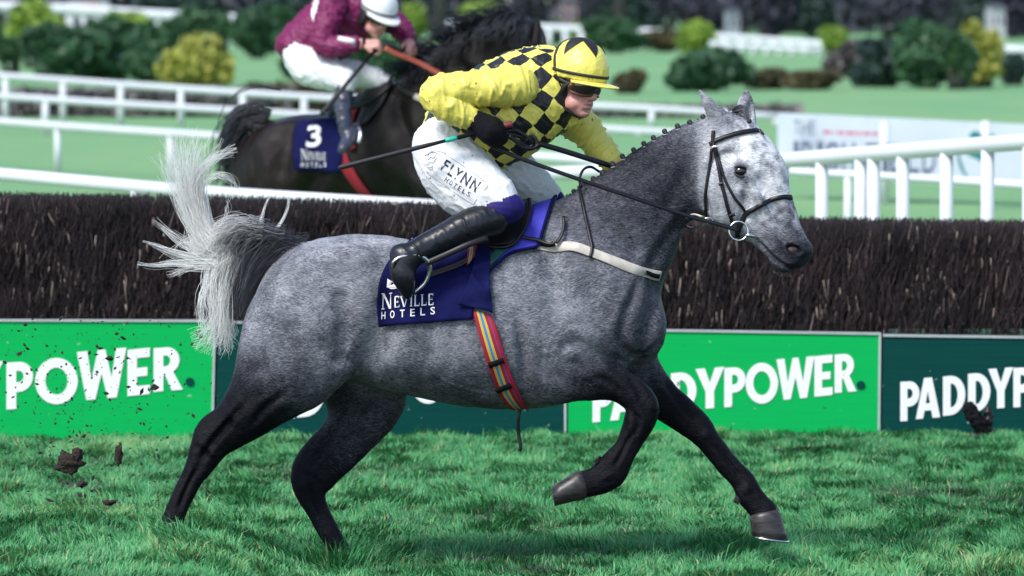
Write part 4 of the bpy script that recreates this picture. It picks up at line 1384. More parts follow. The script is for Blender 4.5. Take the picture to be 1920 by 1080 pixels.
    for px, w_, d_, sd in [
            ([(470, 742), (430, 790), (396, 832), (378, 862)], 6, .010, -1), ([(372, 872), (352, 912), (336, 952)], 4, .007, -1), ([(366, 820), (392, 836), (410, 858)], 6, -.006, -1), ([(540, 730), (500, 760), (470, 800)], 7, .008, -1),
            ([(1222, 742), (1226, 770)], 9, -.007, -1), ([(1186, 770), (1196, 790), (1188, 820)], 5, .008, -1), ([(1186, 806), (1168, 842), (1152, 872)], 4, .008, -1), ([(1176, 700), (1196, 730), (1204, 752)], 7, .007, -1), ([(1150, 884), (1128, 896)], 6, -.005, -1),
            ([(1110, 700), (1140, 712), (1166, 736)], 6, .006, -1),
            ([(1246, 716), (1278, 760), (1316, 800)], 6, .009, 1), ([(1330, 812), (1324, 830)], 8, -.006, 1), ([(1342, 836), (1368, 872), (1396, 906)], 4, .008, 1), ([(1408, 918), (1400, 934)], 8, -.005, 1),
            ([(640, 790), (606, 842), (580, 884)], 6, .011, 1), ([(572, 900), (584, 940), (604, 984)], 4, .008, 1), ([(560, 880), (590, 896), (606, 912)], 6, -.006, 1), ([(700, 760), (672, 800), (650, 842)], 8, .008, 1)]:
        V = crease(V, n, px, w_, d_, sd)
    # skin folds on the throat and breast
    u_ = 960 + V[:, 0] * 490
    tone = F.tone(V)
    dap = fbm(V * 11, 31, 2)
    body = np.clip((tone - .28) / .2, 0, 1)
    tone = tone + body * (.07 * dap + .02 + .085 * fbm(V * 4.5, 12, 2) - .05 * np.clip(fbm(V * np.array([30, 30, 14]) @ np.array([[.8, 0, .6], [0, 1, 0], [-.6, 0, .8]]), 19, 2), 0, 1))
    # face: mottled white blaze
    hx, hz = V[:, 0], V[:, 2]
    face = np.clip((hx - P(1345, 300)[0]) / .10, 0, 1) * np.clip((hz - P(1400, 455)[2]) / .1, 0, 1)
    tone = tone + face * (.26 * fbm(V * 30, 77, 3) + .10)
    # pigment: dark skin round the eye, nostril and lips, dark crest
    PX = 960 + V[:, 0] * 490; d = np.linalg.norm(V[:, [0, 2]] - P(1389, 321)[[0, 2]], axis=1); tone -= .6 * np.exp(-(d / .036) ** 2)
    d = np.linalg.norm(V[:, [0, 2]] - P(1487, 468)[[0, 2]], axis=1); tone -= .22 * np.exp(-(d / .05) ** 2)
    return V, Q, np.clip(tone, 0, 1)


HV, HQ, HT = grey_horse()
horse = thing('horse', (0, 0, 0), 'galloping dapple grey racehorse with dark legs, plaited mane and flying white tail', 'horse')
me = mesh_data('body', HV, HQ, m_coat)
setattr_f(me, 'tone', HT)
put('body', me, horse)
HB = bvh((HV, HQ))

# eyes, nostril lining
m_eye = M('horse_eye', (.006, .005, .006), .06, (.012, .008, .008), 40, spec=.8)
for sgn in (-1, 1):
    ec = P(1389, 321, -.026 + sgn * .086)
    e_ = MB().ball(ec, (.027, .020, .021), nu=18, nv=12).build('eye', m_eye, horse)
    for up, k_ in ((1, .0055), (-1, .004)):
        MB().tube([ec + np.array([.029 * math.cos(a), sgn * (.016 * math.sin(a) + .001), up * .0205 * math.sin(a) - .004 * math.cos(a)]) for a in np.linspace(.05, math.pi - .05, 14)],
                  [k_ * (.5 + .5 * math.sin(a)) for a in np.linspace(.05, math.pi - .05, 14)], 7).build('eyelid', m_mane, e_)
m_pink = M('nostril_lining', (.10, .045, .06), .5, (.03, .02, .024), 60)
for sgn in (-1, 1):
    MB().ball(P(1487, 468, -.094 + sgn * .034), (.030, .012, .017), nu=12, nv=8).build('nostril', m_pink, horse)


# hooves
def hoof(cor, sole, Y, ry, shoe=True):
    """coronet and sole given by their two outline pixels (front, back)"""
    c0, c1 = P(*cor[0], Y), P(*cor[1], Y); s0, s1 = P(*sole[0], Y), P(*sole[1], Y)
    rings = []
    for t, fl in ((-.12, .86), (0, .97), (.06, 1.03), (.35, 1.0), (.7, 1.0), (1, 1.0)):
        a = c0 + (s0 - c0) * t; b = c1 + (s1 - c1) * t
        m = (a + b) / 2; h = (a - b) / 2 * fl
        w = ry * (.84 + .18 * max(t, 0)) * fl
        rings.append([m + h * math.cos(p) + np.array([0, w * math.sin(p), 0]) for p in np.linspace(0, 2 * math.pi, 22, endpoint=False)])
    v = [p for r in rings for p in r]; k = 22; f = []
    for i in range(len(rings) - 1):
        for j in range(k): f.append((i * k + j, i * k + (j + 1) % k, (i + 1) * k + (j + 1) % k, (i + 1) * k + j))
    f.append(tuple(range((len(rings) - 1) * k, len(rings) * k))); f.append(tuple(range(k))[::-1])
    o = MB().add(v, f).build('hoof', m_hoof, horse)
    if shoe:
        ax = (s0 + s1 - c0 - c1); ax /= np.linalg.norm(ax)
        m = (s0 + s1) / 2; h = (s0 - s1) / 2 * 1.01
        pts = [m + h * math.cos(p) + np.array([0, ry * 1.02 * math.sin(p), 0]) + ax * .003 for p in np.linspace(-2.5, 2.5, 22)]
        MB().tube(pts, .0048, 6).build('horseshoe', m_steel, o)


hoof([(1463, 960), (1405, 968)], [(1478, 1014), (1410, 1004)], YF, .052)
hoof([(1084, 882), (1098, 935)], [(1034, 912), (1040, 949)], YN, .050, False)
hoof([(345, 976), (302, 981)], [(322, 1010), (292, 1000)], YN, .045, False)
hoof([(656, 1024), (618, 1038)], [(674, 1066), (632, 1076)], YF, .048, False)


# hair: locks of fine tapering strands along guide lines
def lock(mb_v, mb_f, mb_t, guide, n, spread0, spread1, r0, r1, tone, wav=.004, Y0=0.0, seed=0, ysp=1.0, tip_var=.55, tone1=None):
    r = np.random.default_rng(seed)
    g = catmull(np.array([[*p, 0][:3] if len(p) == 2 else p for p in guide], float), 4)
    base = np.array([P(u, v, Y0 + y) for u, v, y in g])
    m = len(base)
    tt = np.linspace(0, 1, m)
    T = np.gradient(base, axis=0); T /= np.linalg.norm(T, axis=1)[:, None]
    A = np.cross(T, np.array([0, 1, 0])); A /= np.linalg.norm(A, axis=1)[:, None] + 1e-9
    for i in range(n):
        a0, b0 = r.normal(0, 1, 2) * spread0
        a1, b1 = r.normal(0, 1, 2) * spread1
        cut = 1 - tip_var * r.random() ** 1.4
        ph, fr = r.random() * 6.3, r.uniform(1.2, 3)
        s = a0 + (a1 - a0) * tt ** 1.3 + (r.normal(0, .9) * spread1 * tt ** 3) + wav * np.sin(ph + fr * tt * 6.3) * tt
        y = (b0 + (b1 - b0) * tt) * ysp + wav * np.cos(ph + fr * tt * 5) * tt
        pts = base + A * s[:, None]; pts[:, 1] += y
        k = max(4, int(m * cut)); pts = pts[:k]
        rad = (r0 + (r1 - r0) * np.linspace(0, 1, k)) * r.uniform(.7, 1.3)
        T2 = np.gradient(pts, axis=0); T2 /= np.linalg.norm(T2, axis=1)[:, None] + 1e-9
        W = np.cross(T2, np.array([0, 1.0, 0])); W /= np.linalg.norm(W, axis=1)[:, None] + 1e-9
        o = len(mb_v)
        tn = np.clip(tone + r.normal(0, .07), 0, 1)
        for j in range(k):
            w = W[j] * rad[j]; d = np.array([0, rad[j], 0])
            mb_v.extend([pts[j] - w + d * .6, pts[j] - d, pts[j] + w + d * .6])
            mb_t.extend([tn if tone1 is None else min(1, tn + (tone1 - tone) * (j / (k - 1)) ** 1.5)] * 3)
        for j in range(k - 1):
            b = o + j * 3
            for q in range(3):
                q2 = (q + 1) % 3
                mb_f.append((b + q, b + q2, b + 3 + q2, b + 3 + q))


t = NT('tail_hair')
t.l(t.ramp(t.attr('tone'), [(0, (.012, .012, .016)), (.3, (.05, .055, .07)), (.55, (.25, .25, .26)), (.8, (.78, .78, .75)), (1, (.95, .955, .93))]), t.b.inputs['Base Color'])
t.b.inputs['Roughness'].default_value = .45
m_hair = t.m


def tail():
    v, f, tn = [], [], []
    def L(guide, n, s0, s1, tone, r0=.00085, r1=.0003, seed=0, wav=.011, **k): lock(v, f, tn, guide, int(n * 1.8), s0, s1, r0, r1, tone, wav, 0, seed, **k)
    W = .96
    # upright plume
    L([(400, 450), (372, 415), (352, 360), (345, 300), (352, 222)], 60, .016, .034, W, seed=1)
    L([(398, 455), (366, 420), (342, 360), (330, 290), (316, 236)], 60, .016, .036, W, seed=2)
    L([(395, 460), (358, 420), (336, 370), (318, 320), (300, 272)], 40, .013, .024, W, seed=3)
    L([(398, 452), (376, 410), (362, 350), (366, 290), (390, 240)], 40, .013, .024, W, seed=4)
    L([(400, 450), (372, 400), (366, 340), (392, 305), (420, 288), (452, 276)], 34, .016, .009, W, seed=5)
    L([(402, 450), (382, 400), (376, 350), (408, 328), (436, 338), (444, 366)], 22, .012, .006, W - .05, seed=6)
    L([(396, 456), (364, 410), (352, 350), (352, 300), (336, 250)], 40, .013, .03, W, seed=7)
    L([(400, 450), (380, 400), (372, 345), (372, 300), (366, 262)], 34, .014, .03, .74, seed=8)
    L([(392, 462), (352, 410), (338, 360), (318, 300), (290, 287)], 12, .014, .008, W, seed=9)
    L([(402, 450), (384, 410), (380, 340), (400, 290), (424, 250)], 9, .012, .012, W, seed=10)
    L([(396, 470), (372, 430), (358, 385), (352, 345), (348, 310)], 44, .020, .02, .86, seed=11)
    # thick sheaf where it turns on the dock
    L([(430, 440), (395, 452), (372, 470), (362, 440), (356, 395)], 60, .022, .022, W, seed=12)
    # flicks to the left
    L([(412, 486), (378, 470), (345, 455), (312, 432), (282, 405)], 22, .015, .004, W, seed=13, wav=.003)
    L([(412, 490), (372, 486), (330, 474), (296, 462), (258, 448)], 22, .015, .004, W, seed=14, wav=.003)
    L([(412, 496), (370, 496), (325, 494), (290, 498), (246, 494)], 20, .015, .004, W, seed=15, wav=.003)
    L([(414, 500), (380, 500), (352, 503), (330, 512), (307, 519)], 16, .013, .006, W, seed=16, wav=.003)
    L([(410, 480), (380, 460), (352, 450), (330, 470), (318, 500)], 8, .013, .012, W, seed=17)
    # falling sheaf
    L([(432, 470), (404, 500), (402, 550), (412, 600), (398, 660)], 60, .020, .026, W, seed=18)
    L([(430, 476), (398, 510), (396, 560), (404, 610), (378, 682)], 50, .020, .026, W, seed=19)
    L([(430, 480), (410, 520), (410, 570), (396, 622), (346, 644)], 44, .016, .022, W, seed=20)
    L([(440, 480), (424, 540), (426, 600), (430, 640), (440, 662)], 40, .018, .022, W - .04, seed=21)
    L([(436, 480), (420, 540), (416, 600), (420, 640), (406, 672)], 44, .016, .022, W, seed=22)
    L([(428, 490), (396, 530), (404, 575), (440, 622), (400, 640), (372, 625)], 14, .012, .012, .8, seed=23)
    L([(426, 490), (384, 540), (376, 590), (384, 630), (358, 660)], 18, .012, .02, W, seed=24)
    # hair of the dock, dark towards the croup
    for i, (ru, rv, mu, mv, tu, tv, tone) in enumerate([
            (552, 470, 500, 500, 452, 600, .10), (530, 458, 480, 500, 444, 622, .14), (505, 446, 460, 490, 430, 585, .12), (480, 436, 445, 480, 430, 560, .22), (455, 428, 425, 460, 420, 545, .34),
            (430, 424, 402, 445, 396, 520, .55), (560, 462, 520, 462, 470, 520, .10), (520, 444, 470, 445, 425, 500, .16), (490, 434, 445, 435, 405, 482, .28), (460, 426, 420, 426, 390, 470, .5),
            (548, 458, 510, 444, 455, 470, .12), (520, 440, 470, 428, 415, 440, .30), (480, 428, 430, 420, 385, 445, .55), (550, 480, 515, 520, 462, 590, .10), (540, 466, 500, 480, 445, 560, .08)]):
        L([(ru + 14, rv + 2), (ru, rv), ((ru + mu) / 2, (rv + mv) / 2 - 6), (mu, mv), (tu, tv)], 46, .020, .020, tone, seed=40 + i, tone1=tone + (.26 if tu < 432 else .06), wav=.007, r0=.0009, r1=.0004)
        L([(ru + 14, rv + 2, -.05), (ru, rv, -.055), ((ru + mu) / 2, (rv + mv) / 2 - 2, -.07), (mu, mv + 8, -.07), (tu, tv, -.05)], 26, .022, .020, tone, seed=80 + i, tone1=tone + (.26 if tu < 432 else .06), wav=.007, r0=.0009, r1=.0004)
    for i, (ru, rv, tu, tv, tone) in enumerate([(556, 474, 470, 560, .07), (545, 470, 452, 590, .08), (530, 462, 440, 610, .10), (510, 452, 428, 600, .14), (490, 446, 424, 570, .22), (540, 480, 478, 545, .06), (520, 470, 448, 575, .08), (565, 476, 490, 530, .07)]):
        L([(ru + 16, rv), (ru, rv + 4), (ru * .6 + tu * .4 - 4, rv * .62 + tv * .38), (tu + 12, tv - 40), (tu, tv + 22)], 42, .022, .020, tone, seed=160 + i, tone1=tone + (.25 if tu < 435 else .05), wav=.007, r0=.0009, r1=.0004)
    # stray arcs
    L([(485, 432), (492, 405), (502, 375), (514, 356)], 8, .004, .004, W, seed=100, wav=.001)
    L([(512, 436), (530, 412), (540, 385), (541, 356)], 9, .004, .004, W, seed=101, wav=.001)
    L([(420, 425), (426, 395), (428, 370), (426, 350)], 6, .006, .006, .8, seed=102)
    me = mesh_data('tail', np.array(v), np.array(f), m_hair)
    setattr_f(me, 'tone', tn)
    tag(put('tail', me, horse), 'long white tail hair flung upward, dark grey at its root', kind='stuff')


tail()

# plaited mane: small balls bound with white thread along the crest
ridge_px = [(1060, 370), (1112, 340), (1150, 315), (1190, 288), (1240, 260), (1290, 237), (1322, 224)]
for k, (u, v) in enumerate([(1318, 221), (1293, 231), (1270, 238), (1246, 248), (1225, 260), (1207, 271), (1188, 283), (1167, 295), (1148, 309), (1129, 325), (1112, 337), (1093, 349), (1076, 361)]):
    c = P(u, v - 2, -.015)
    m = MB()
    m.ball(c, .0105, nu=10, nv=8); m.ball(c + np.array([.004, -.004, -.006]), .009, nu=8, nv=6)
    o = m.build('mane_plait', m_mane, horse)
    d = P(u + 5, v + 12, -.02) - c
    MB().tube([c + d * .25, c + d * .6, c + d * 1.3], [.006, .009, .012], 8).build('plait_root', m_mane, o)
    MB().tube([c + d * .42 + np.array([.0085 * math.cos(a), .0085 * math.sin(a), .003 * math.cos(a)]) for a in np.linspace(0, 6.3, 12)], .0016, 5).build('thread', m_cream, o)
v, f, tn = [], [], []
for k in range(90):
    tq = k / 89
    q = catmull(np.array(ridge_px, float), 8); u, vv = q[int(tq * (len(q) - 1))]
    lock(v, f, tn, [(u, vv - 1, 0), (u + 6, vv + 2, -.02), (u + 10, vv + 9, -.04), (u + 13, vv + 17, -.055)], 9, .007, .006, .0018, .0007, .12, .002, 0, 300 + k)
for k in range(16):   # forelock
    lock(v, f, tn, [(1372 + k * .6, 208, -.02), (1385 + k, 206 - (k % 4) * 2, -.04), (1398, 214, -.06), (1404, 226, -.07)], 5, .006, .005, .0014, .0006, .2 + .2 * (k % 2), .002, 0, 400 + k)
for k in range(8):
    lock(v, f, tn, [(1368 + k, 208, 0), (1362 + k * 3, 200, 0), (1358 + k * 4, 197 - k % 3, 0)], 4, .004, .006, .001, .0004, .4, .002, 0, 500 + k)
me = mesh_data('mane', np.array(v), np.array(f), m_hair); setattr_f(me, 'tone', tn)
tag(put('mane', me, horse), kind='stuff')
MB().ball(P(1405, 227, -.075), .010, nu=10, nv=8).build('mane_plait', m_mane, horse)
# fetlock feather and whiskers
v, f, tn = [], [], []
for k in range(40):
    r = random.random()
    lock(v, f, tn, [(1128 - 8 * r, 858 + 14 * r, YN), (1122 - 8 * r, 860 + 14 * r, YN - .02), (1114 - 8 * r, 862 + 14 * r, YN - .01)], 2, .006, .006, .0012, .0005, .06, .002, 0, 600 + k)
    lock(v, f, tn, [(1383 + 5 * r, 930 + 8 * r, YF - .02), (1378 + 5 * r, 936 + 8 * r, YF - .03), (1377 + 6 * r, 943 + 8 * r, YF - .02)], 2, .005, .006, .0012, .0005, .06, .002, 0, 700 + k)
for k in range(9):
    u = 1450 + k * 3.2
    lock(v, f, tn, [(u, 508 + (k % 3), -.10), (u - 1 + k % 3, 514, -.11), (u - 2 + k % 4, 520, -.11)], 1, .002, .003, .0004, .0002, .5, .001, 0, 800 + k)
me = mesh_data('feather', np.array(v), np.array(f), m_hair); setattr_f(me, 'tone', tn)
tag(put('feather', me, horse), kind='stuff')

# ------------------------------------------------------------------ saddle cloth
cloth = thing('saddle_cloth', P(810, 520, -.28), 'navy blue saddle cloth with white lettering on the grey horse', 'saddle cloth')
CV, CF = drape_patch(HB, [(779, 446), (760, 462), (742, 478), (722, 500), (707, 530), (702, 570), (707, 612)],
                     [(960, 418), (935, 450), (912, 490), (900, 530), (892, 560), (888, 580), (886, 599)], .010, 30, 44, .0035, 3)
o = obj('cloth', CV, CF, m_navy, cloth); solid(o, .003, 1)
CT = bvh((CV + np.array([0, 0, 0]), CF))
V2, F2 = drape_patch(HB, [(895, 480), (885, 520), (872, 548), (858, 573)], [(921, 468), (919, 500), (919, 545), (923, 588)], .020, 24, 20, .008, 5,
                     mids=[[(906, 470), (900, 510), (892, 548), (888, 580)]])
o = obj('front_flap', V2, F2, m_navy, cloth); solid(o, .003, 1)
V3, F3 = drape_patch(HB, [(771, 446), (790, 437), (810, 438)], [(776, 452), (795, 450), (815, 452)], .016, 14, 6, .002, 4)
o = obj('back_roll', V3, F3, m_navy, cloth); solid(o, .008, 1)


def lettering(tree, gv_, gf_, quad, off, mat, name, parent, Y=0):
    """quad: pixel corners bl, br, tr, tl for the box of the flat lettering"""
    x = (gv_[:, 0] - gv_[:, 0].min()) / np.ptp(gv_[:, 0]); y = (gv_[:, 1] - gv_[:, 1].min()) / np.ptp(gv_[:, 1])
    q = np.array(quad, float)
    px = (q[0] * ((1 - x) * (1 - y))[:, None] + q[1] * (x * (1 - y))[:, None] + q[2] * (x * y)[:, None] + q[3] * ((1 - x) * y)[:, None])
    pts = [hit(tree, u, v, Y, off)[0] for u, v in px]
    return MB().add(pts, gf_).build(name, mat, parent, smooth=False)


def strokes(segs):
    """letters from straight strokes: (x0,y0,x1,y1,w) -> quads"""
    v, f = [], []
    for x0, y0, x1, y1, w in segs:
        dx, dy = x1 - x0, y1 - y0
        if abs(dy) >= abs(dx): o = np.array([w / 2, 0])
        else: o = np.array([0, w / 2])
        b = len(v); a = np.array([x0, y0]); c = np.array([x1, y1])
        n = 4
        for i in range(n + 1):
            p = a + (c - a) * i / n
            v += [p - o, p + o]
        for i in range(n): f.append((b + 2 * i, b + 2 * i + 1, b + 2 * i + 3, b + 2 * i + 2))
    return np.array(v), f


SERIF = {
    'N': [(.12, 0, .12, 1, .07), (.15, 1, .75, 0, .17), (.80, 0, .80, 1, .07), (0, .02, .26, .02, .05), (-.04, .98, .2, .98, .05), (.68, .98, .94, .98, .05)],
    'E': [(.16, 0, .16, 1, .15), (.1, .03, .62, .03, .07), (.2, .5, .5, .5, .06), (.1, .97, .6, .97, .07), (.62, 0, .64, .22, .05), (.59, .8, .61, 1, .05), (.5, .4, .5, .62, .05)],
    'V': [(.02, 1, .38, 0, .16), (.42, 0, .76, 1, .07), (-.08, .98, .2, .98, .05), (.64, .98, .9, .98, .05)],
    'I': [(.15, 0, .15, 1, .15), (0, .02, .3, .02, .05), (0, .98, .3, .98, .05)],
    'L': [(.16, 0, .16, 1, .15), (.05, .03, .6, .03, .07), (.6, 0, .64, .26, .05), (.02, .98, .32, .98, .05)],
}


def neville(tree, quad_of, off, mat, parent, Y=0):
    """quad_of(x,y) maps the unit box of the word to pixels; capital N then small capitals"""
    x = 0.0
    for i, ch in enumerate('NEVILLE'):
        s = 1.0 if i == 0 else .68
        v, f = strokes(SERIF[ch])
        w = v[:, 0].max()
        px = [quad_of((x + a * s * .8), b * s + (0 if i == 0 else .05)) for a, b in v]
        pts = [hit(tree, u, vv, Y, off + .0004 * (k % 3))[0] for k, (u, vv) in enumerate(px)]
        # each stroke a hair's breadth above the last, so none share a plane
        pts = []
        for k, (u, vv) in enumerate(px):
            pts.append(hit(tree, u, vv, Y, off + .0003 * (k // 10))[0])
        MB().add(pts, f).build('letter', mat, parent, smooth=False)
        x += (w + .12) * s * .8
    return x


_tot = .0
for i, ch in enumerate('NEVILLE'):
    _tot += (max(max(a[0], a[2]) + .0 for a in SERIF[ch]) + .16) * (1.0 if i == 0 else .68) * .8


def nq(x, y):
    t_ = x / _tot
    return (714 + 104 * t_, 580 - 7 * t_ - (30 + 0 * t_) * y)


neville(CT, nq, .0055, m_print_white, cloth)
for i, ch in enumerate('HOTELS'):
    gv_, gf_ = text_mesh(ch, .012)
    u0 = 714 + i * 18.6; vb = 598.5 - i * 1.7
    lettering(CT, gv_, gf_, [(u0, vb), (u0 + 8.5, vb - .6), (u0 + 8.5, vb - 14.6), (u0, vb - 14)], .0055, m_print_white, 'letter', cloth)
gv_, gf_ = text_mesh('3', .035)
lettering(CT, gv_, gf_, [(724, 543), (765, 540), (768, 478), (730, 478)], .0055, m_print_white, 'number', cloth)

# ------------------------------------------------------------------ saddle with girth, pad, stirrup
saddle = thing('saddle', P(950, 430, -.2), 'small black racing saddle with lilac pad and striped girth on the grey horse', 'saddle')
V4, F4 = drape_patch(HB, [(1043, 371), (1034, 392), (1022, 424), (1008, 464)], [(1000, 376), (985, 410), (960, 452), (917, 512)], .014, 24, 14, .002, 7, mids=[[(1022, 372), (1010, 405), (990, 448), (955, 479)]])
o = obj('pad', V4, F4, m_lilac, saddle); solid(o, .010, 1)
p_, n_ = drape_path(HB, [(1044, 370), (1035, 392), (1023, 424), (1009, 463), (990, 470), (955, 480), (916, 514)], .018, 8)
MB().tube(p_, .006, 7).build('pad_edge', m_navy, saddle)
V5, F5 = drape_patch(HB, [(940, 470), (925, 480), (914, 510)], [(975, 462), (950, 476), (916, 508)], .022, 12, 8)
o = obj('grip_mesh', V5, F5, m_green_mesh, saddle); solid(o, .004, 1)
SV, SF = drape_patch(HB, [(990, 378), (996, 398), (990, 430), (968, 462), (922, 471)], [(930, 418), (915, 432), (904, 448), (899, 458), (898, 465)], .034, 26, 18, .003, 9, mids=[[(968, 392), (955, 420), (940, 450), (912, 468)]])
o = obj('flap', SV, SF, m_leather, saddle); solid(o, .008, 1)
p_, n_ = drape_path(HB, [(984, 384), (995, 379), (1000, 392), (997, 412), (984, 442), (962, 468), (930, 474), (908, 470)], .036, 8)
MB().tube(p_, .007, 8).build('flap_edge', m_leather, saddle)
V6, F6 = drape_patch(HB, [(870, 446), (910, 425), (950, 404), (996, 376)], [(884, 462), (915, 450), (950, 430), (990, 400)], .045, 20, 10, sm=5)
o = obj('seat', V6, F6, m_leather, saddle); solid(o, .02, 1)
t = NT('striped_webbing')
sx = t.n('SeparateXYZ'); t.l(t.attr('stripe', 'Vector'), sx.inputs[0])
rp = t.n('ValToRGB'); rp.color_ramp.interpolation = 'CONSTANT'
cols = [sr(158, 24, 52), sr(206, 178, 60), sr(60, 132, 190), sr(206, 178, 60), sr(158, 24, 52), sr(120, 70, 130), sr(168, 26, 52)]
el = rp.color_ramp.elements
while len(el) < 7: el.new(.5)
for e, (pp, c) in zip(el, zip([0, .20, .33, .46, .58, .74, .80], cols)): e.position = pp; e.color = (*c, 1)
t.l(sx.outputs['X'], rp.inputs['Fac'])
t.l(rp.outputs['Color'], t.b.inputs['Base Color'])
t.b.inputs['Roughness'].default_value = .75
t.bump(t.noise(t.mapped(t.pos(), (60, 60, 500)), 1, 2), .3, .002)
m_stripe = t.m


def striped(tree, e0, e1, off, name, nu=30):
    V, Fq = drape_patch(tree, e0, e1, off, nu, 10, sm=2)
    me = mesh_data(name, V, Fq, m_stripe)
    st = np.repeat(np.linspace(0.01, .99, 11), nu + 1)
    setattr_v(me, 'stripe', np.c_[st, st * 0, st * 0])
    return solid(put(name, me, saddle), .004, 1)


striped(HB, [(886, 583), (893, 610), (904, 650), (920, 700), (940, 742), (968, 770)], [(920, 590), (929, 612), (941, 650), (957, 695), (974, 735), (992, 766)], .010, 'girth')
striped(HB, [(883, 462), (880, 480), (877, 505)], [(899, 462), (897, 476), (893, 488)], .022, 'girth_strap', 12)
for c in ((915, 682, 944, 672), (930, 728, 958, 718)):
    p_, n_ = drape_path(HB, [(c[0], c[1]), ((c[0] + c[2]) / 2, (c[1] + c[3]) / 2), (c[2], c[3])], .014, 4)
    MB().strap(p_, n_, .022, .008).build('buckle', m_black, saddle)
p_ = [P(975, 766, -.06), P(972, 785, -.065), P(972, 810, -.06), P(976, 835, -.065), P(974, 846, -.065)]
MB().strap(catmull(p_, 4), [(0, -1, 0)] * 17, .014, .004).build('hanging_strap', m_leather, saddle)
p_, n_ = drape_path(HB, [(805, 520), (830, 514), (855, 505), (884, 492)], .020, 6)
MB().strap(p_, n_, .024, .004).build('brown_strap', m_brown_leather, saddle)

# ------------------------------------------------------------------ breastplate
bp = thing('breastplate', P(1120, 480, -.2), 'cream webbing breastplate strap across the chest of the grey horse', 'breastplate')
p_, n_ = drape_path(HB, [(1008, 460), (1042, 464), (1073, 462), (1103, 472), (1148, 489), (1194, 507), (1222, 515), (1236, 517)], .004, 6)
MB().strap(p_, n_, .040, .0035).build('band', m_cream, bp)
far = p_.copy(); far[:, 1] *= -1; nf = n_.copy(); nf[:, 1] *= -1
MB().strap(far[::-1], nf[::-1], .040, .006).build('band', m_cream, bp)
p_, n_ = drape_path(HB, [(1206, 512), (1218, 516), (1232, 517)], .013, 4)
MB().strap(p_, n_, .018, .003).build('tag', m_black, bp)
p_, n_ = drape_path(HB, [(940, 446), (965, 449), (990, 453), (1008, 456), (1030, 460), (1046, 459)], .030, 6)
MB().strap(p_, n_, .014, .004).build('buckle_strap', m_leather, bp)
p_, n_ = drape_path(HB, [(1008, 460), (1020, 463), (1034, 462), (1044, 460)], .016, 4)
MB().strap(p_, n_, .012, .006).build('buckle', m_black, bp)
p_, n_ = drape_path(HB, [(1046, 459), (1054, 446), (1057, 430), (1058, 411)], .020, 6)
MB().strap(p_, n_, .013, .004).build('loose_strap', m_leather, bp)
p_, n_ = drape_path(HB, [(1098, 346), (1088, 350), (1089, 362), (1094, 388), (1103, 432), (1110, 464), (1106, 484)], .010, 6)
MB().strap(p_, n_, .013, .004).build('neck_strap', m_leather, bp)
p_ = catmull([P(1089, 352, -.09), P(1087, 335, -.08), P(1094, 318, -.05), P(1108, 313, -.02), P(1124, 322, 0)], 5)
MB().tube(p_, .0055, 6).build('strap_loop', m_leather, bp)

# ------------------------------------------------------------------ bridle
br = thing('bridle', P(1390, 330, -.1), 'dark leather bridle with ring bit on the head of the grey horse', 'bridle')


def bstrap(px, w, name, mat=None, off=.003, th=.006, mirror=False):
    p_, n_ = drape_path(HB, px, off, 6)
    MB().strap(p_, n_, w, th).build(name, mat or m_leather, br)
    if mirror:
        # the far half, mirrored about the median plane of the turned head
        q = p_.copy(); yc = -.01 - .085 * np.clip((p_[:, 0] - P(1372, 214)[0]) / (P(1514, 480)[0] - P(1372, 214)[0]), 0, 1)
        q[:, 1] = 2 * yc - q[:, 1]
        m = n_.copy(); m[:, 1] *= -1
        MB().strap(q[::-1], m[::-1], w, th).build(name, mat or m_leather, br)


bstrap([(1331, 271), (1345, 263), (1370, 254), (1400, 247), (1432, 245)], .018, 'browband', mirror=True)
bstrap([(1338, 246), (1337, 262), (1341, 285), (1348, 318), (1354, 350), (1362, 378), (1368, 398), (1373, 418)], .014, 'cheekpiece', mirror=True)
bstrap([(1341, 272), (1348, 300), (1359, 336), (1371, 360), (1384, 380), (1397, 397)], .011, 'noseband_strap', off=.006, mirror=True)
bstrap([(1335, 280), (1331, 305), (1326, 340), (1322, 375), (1325, 400), (1333, 414)], .011, 'throatlash', off=.004, mirror=True)
bstrap([(1482, 372), (1468, 370), (1450, 373), (1434, 381), (1415, 391), (1399, 403), (1389, 422), (1383, 442), (1386, 446)], .019, 'noseband', off=.004, th=.008, mirror=True)
for c in ((1340, 277), (1352, 345), (1371, 402)):
    p_, n_ = drape_path(HB, [(c[0] - 4, c[1] + 1), c, (c[0] + 5, c[1] - 1)], .010, 3)
    MB().strap(p_, n_, .012, .004).build('buckle', m_steel if c[1] < 300 else m_leather, br)
for sgn in (-1, 1):
    cy = -.06 + sgn * .078
    c = P(1385, 433, cy)
    MB().tube([c + np.array([.036 * math.cos(a), .006 * math.sin(a), .036 * math.sin(a)]) for a in np.linspace(0, 2 * math.pi, 30)], .0038, 8, cap=False).build('bit_ring', m_steel, br)
    MB().tube([P(1396, 441, cy), P(1405, 441, cy + sgn * .004), P(1414, 443, cy - sgn * .012), P(1424, 447, cy - sgn * .05)], [.007, .0095, .009, .007], 10).build('bit', m_steel, br)
# ring of the martingale behind the jaw
c = P(1328, 414, -.10)
MB().tube([c + np.array([.016 * math.cos(a), .004, .012 * math.sin(a)]) for a in np.linspace(0, 2 * math.pi, 20)], .003, 6, cap=False).build('small_ring', m_steel, br)
MB().tube(catmull([P(1330, 412, -.11), P(1314, 425, -.08), P(1295, 428, -.04), P(1280, 422, 0)], 5), .005, 6).build('rein_stop', m_steel, br)
MB().tube(catmull([P(1316, 406, -.11), P(1300, 402, -.08), P(1284, 410, -.03), P(1280, 422, 0)], 5), .004, 6).build('rein_stop', m_cream, br)

